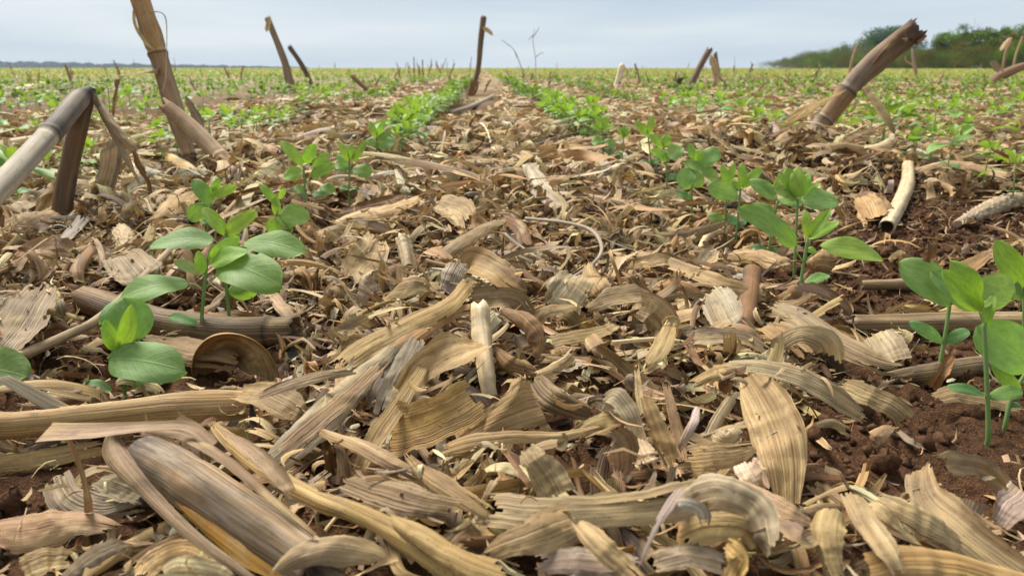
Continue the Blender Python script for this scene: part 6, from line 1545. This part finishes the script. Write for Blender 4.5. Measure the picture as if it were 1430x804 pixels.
# px, top py, distance, width px, tone index, label
TREES = [
 (1428, 44, 95, 46, 1, 'olive green bushy tree at the right edge of the picture'), (1398, 50, 100, 44, 2, 'brownish green low tree next to the right edge'), (1366, 46, 105, 44, 0, 'rounded bright tree top standing out in the right treeline'),
 (1336, 60, 112, 42, 2, 'dull dip of foliage between two raised tree tops at the right'), (1308, 50, 118, 32, 0, 'narrow green tree just right of the frayed stalk end'), (1286, 68, 125, 40, 1, 'low tree partly behind the frayed stalk end'),
 (1258, 72, 135, 42, 2, 'low tree crossed by the thick leaning stalk'), (1222, 44, 240, 44, 3, 'dark domed tree rising above the treeline left of the leaning stalk'), (1228, 66, 150, 46, 1, 'bush in front of the dark domed tree'),
 (1196, 70, 165, 40, 2, 'olive tree left below the dark domed tree'), (1170, 66, 185, 38, 1, 'rounded tree where the treeline starts to drop to the left'), (1146, 72, 210, 36, 0, 'small tree on the falling left part of the treeline'),
 (1124, 76, 245, 34, 2, 'low tree near the left end of the right treeline'), (1104, 81, 290, 32, 1, 'second last low tree at the left end of the treeline'), (1086, 85, 350, 30, 2, 'last tiny tree at the left end of the right treeline'),
 (1068, 88, 430, 30, 1, 'faint low bush beyond the end of the right treeline'), (1158, 78, 170, 44, 1, 'low bush in front of the falling part of the treeline'), (1134, 82, 200, 40, 0, 'low bush under the small tree at the treeline left'), (1112, 84, 230, 38, 1, 'low bush near the left end of the treeline'), (1094, 87, 260, 34, 2, 'flat bush just before the last low trees at the left end'), (1240, 74, 125, 50, 1, 'wide bush under the dark domed tree'), (1298, 72, 108, 50, 2, 'wide olive bush right of the frayed stalk end'),
 (1412, 62, 88, 50, 0, 'front bush low at the right edge'), (1350, 70, 96, 54, 2, 'front olive bush below the bright tree top'), (1316, 74, 104, 46, 1, 'front bush right of the leaning stalk'),
 (1446, 52, 92, 40, 2, 'tree cut off by the right edge of the picture'), (1184, 78, 158, 44, 2, 'front low shrubs left of the leaning stalk'), (1382, 72, 92, 50, 1, 'front low bush between the two edge trees'), (1276, 76, 115, 44, 2, 'small bush right below the thick stalk'), (1210, 78, 140, 40, 0, 'small bush left below the thick stalk')]
TT = [(0.105, 0.165, 0.014), (0.085, 0.125, 0.014), (0.115, 0.115, 0.022), (0.035, 0.10, 0.012)]
for i, (px, py, d, wpx, ti, lab) in enumerate(TREES):
    h = (95.5 - py) / FPX * d + 0.19
    w = wpx * 1.75 / FPX * d
    tree(lab, tx(px, d), d, h, w, 3000 + i, 1.1, TT[ti], 0.22, name='bush' if ('bush' in lab or 'shrub' in lab) else 'broadleaf_tree')
for i, (px, py, d, wpx, lab) in enumerate([(1417, 18, 98, 30, 'tall nearly bare twiggy tree above the right edge treeline'), (1327, 42, 120, 26, 'sparse grey twigged tree top between the green crowns')]):
    h = (95.5 - py) / FPX * d; tree(lab, tx(px, d), d, h, wpx * 1.2 / FPX * d, 3100 + i, 0.5, (0.10, 0.11, 0.06), 0.5, bare=True)

# the wood on the left horizon reads as one mass
g = np.random.default_rng(56)
n = 22000
pxs = g.uniform(-60, 440, n); d = g.uniform(1350, 1600, n)
top = (8.4 - 7.4 * np.clip((pxs - 40) / 390, 0, 1)) * (1 + 0.22 * vnoise(pxs * 0.11, pxs * 0) * 2 + 0.15 * vnoise(pxs * 0.5 + 9, pxs * 0)) / FPX * d
C = np.c_[tx(pxs, d), d, top * g.random(n) - 0.8]
V = quads_cloud(C, g.uniform(1.2, 2.6, n), g, 0.6)
tc_ = np.array([0.035, 0.06, 0.045]) * (1 + 0.3 * g.standard_normal((n, 1)))
tag(obj('far_wood', raw_mesh('far_wood', V.reshape(-1, 3), np.arange(n * 4).reshape(-1, 4), None, np.repeat(np.c_[np.clip(tc_, 0.01, 1), np.ones(n)], 4, 0), M_TREE, False)), 'bluish strip of far off wood on the left horizon', 'wood', kind='stuff')

# haze
HZ = 16.5
hx, hy0, hy1 = 1500.0, -40.0, 1750.0
hv = np.array([(sx, sy, sz) for sx in (-hx, hx) for sy in (hy0, hy1) for sz in (-1.2, HZ)], float)
hf = np.array([(0, 1, 3, 2), (4, 6, 7, 5), (0, 4, 5, 1), (2, 3, 7, 6), (0, 2, 6, 4), (1, 5, 7, 3)])
hm, ht = new_mat('haze')
hvn = ht.nodes.new('ShaderNodeVolumePrincipled')
hvn.inputs['Color'].default_value = (0.74, 0.84, 0.95, 1)
hvn.inputs['Density'].default_value = 0.00024
hvn.inputs['Anisotropy'].default_value = 0.0
ho = ht.nodes.new('ShaderNodeOutputMaterial')
ht.links.new(hvn.outputs[0], ho.inputs['Volume'])
hz = obj('haze', raw_mesh('haze', hv, hf, mat=hm, smooth=False))
tag(hz, 'thin blue haze over the far field', 'haze', kind='stuff')
print('objects', len(bpy.data.objects), 'tris', sum(len(m.polygons) for m in bpy.data.meshes))
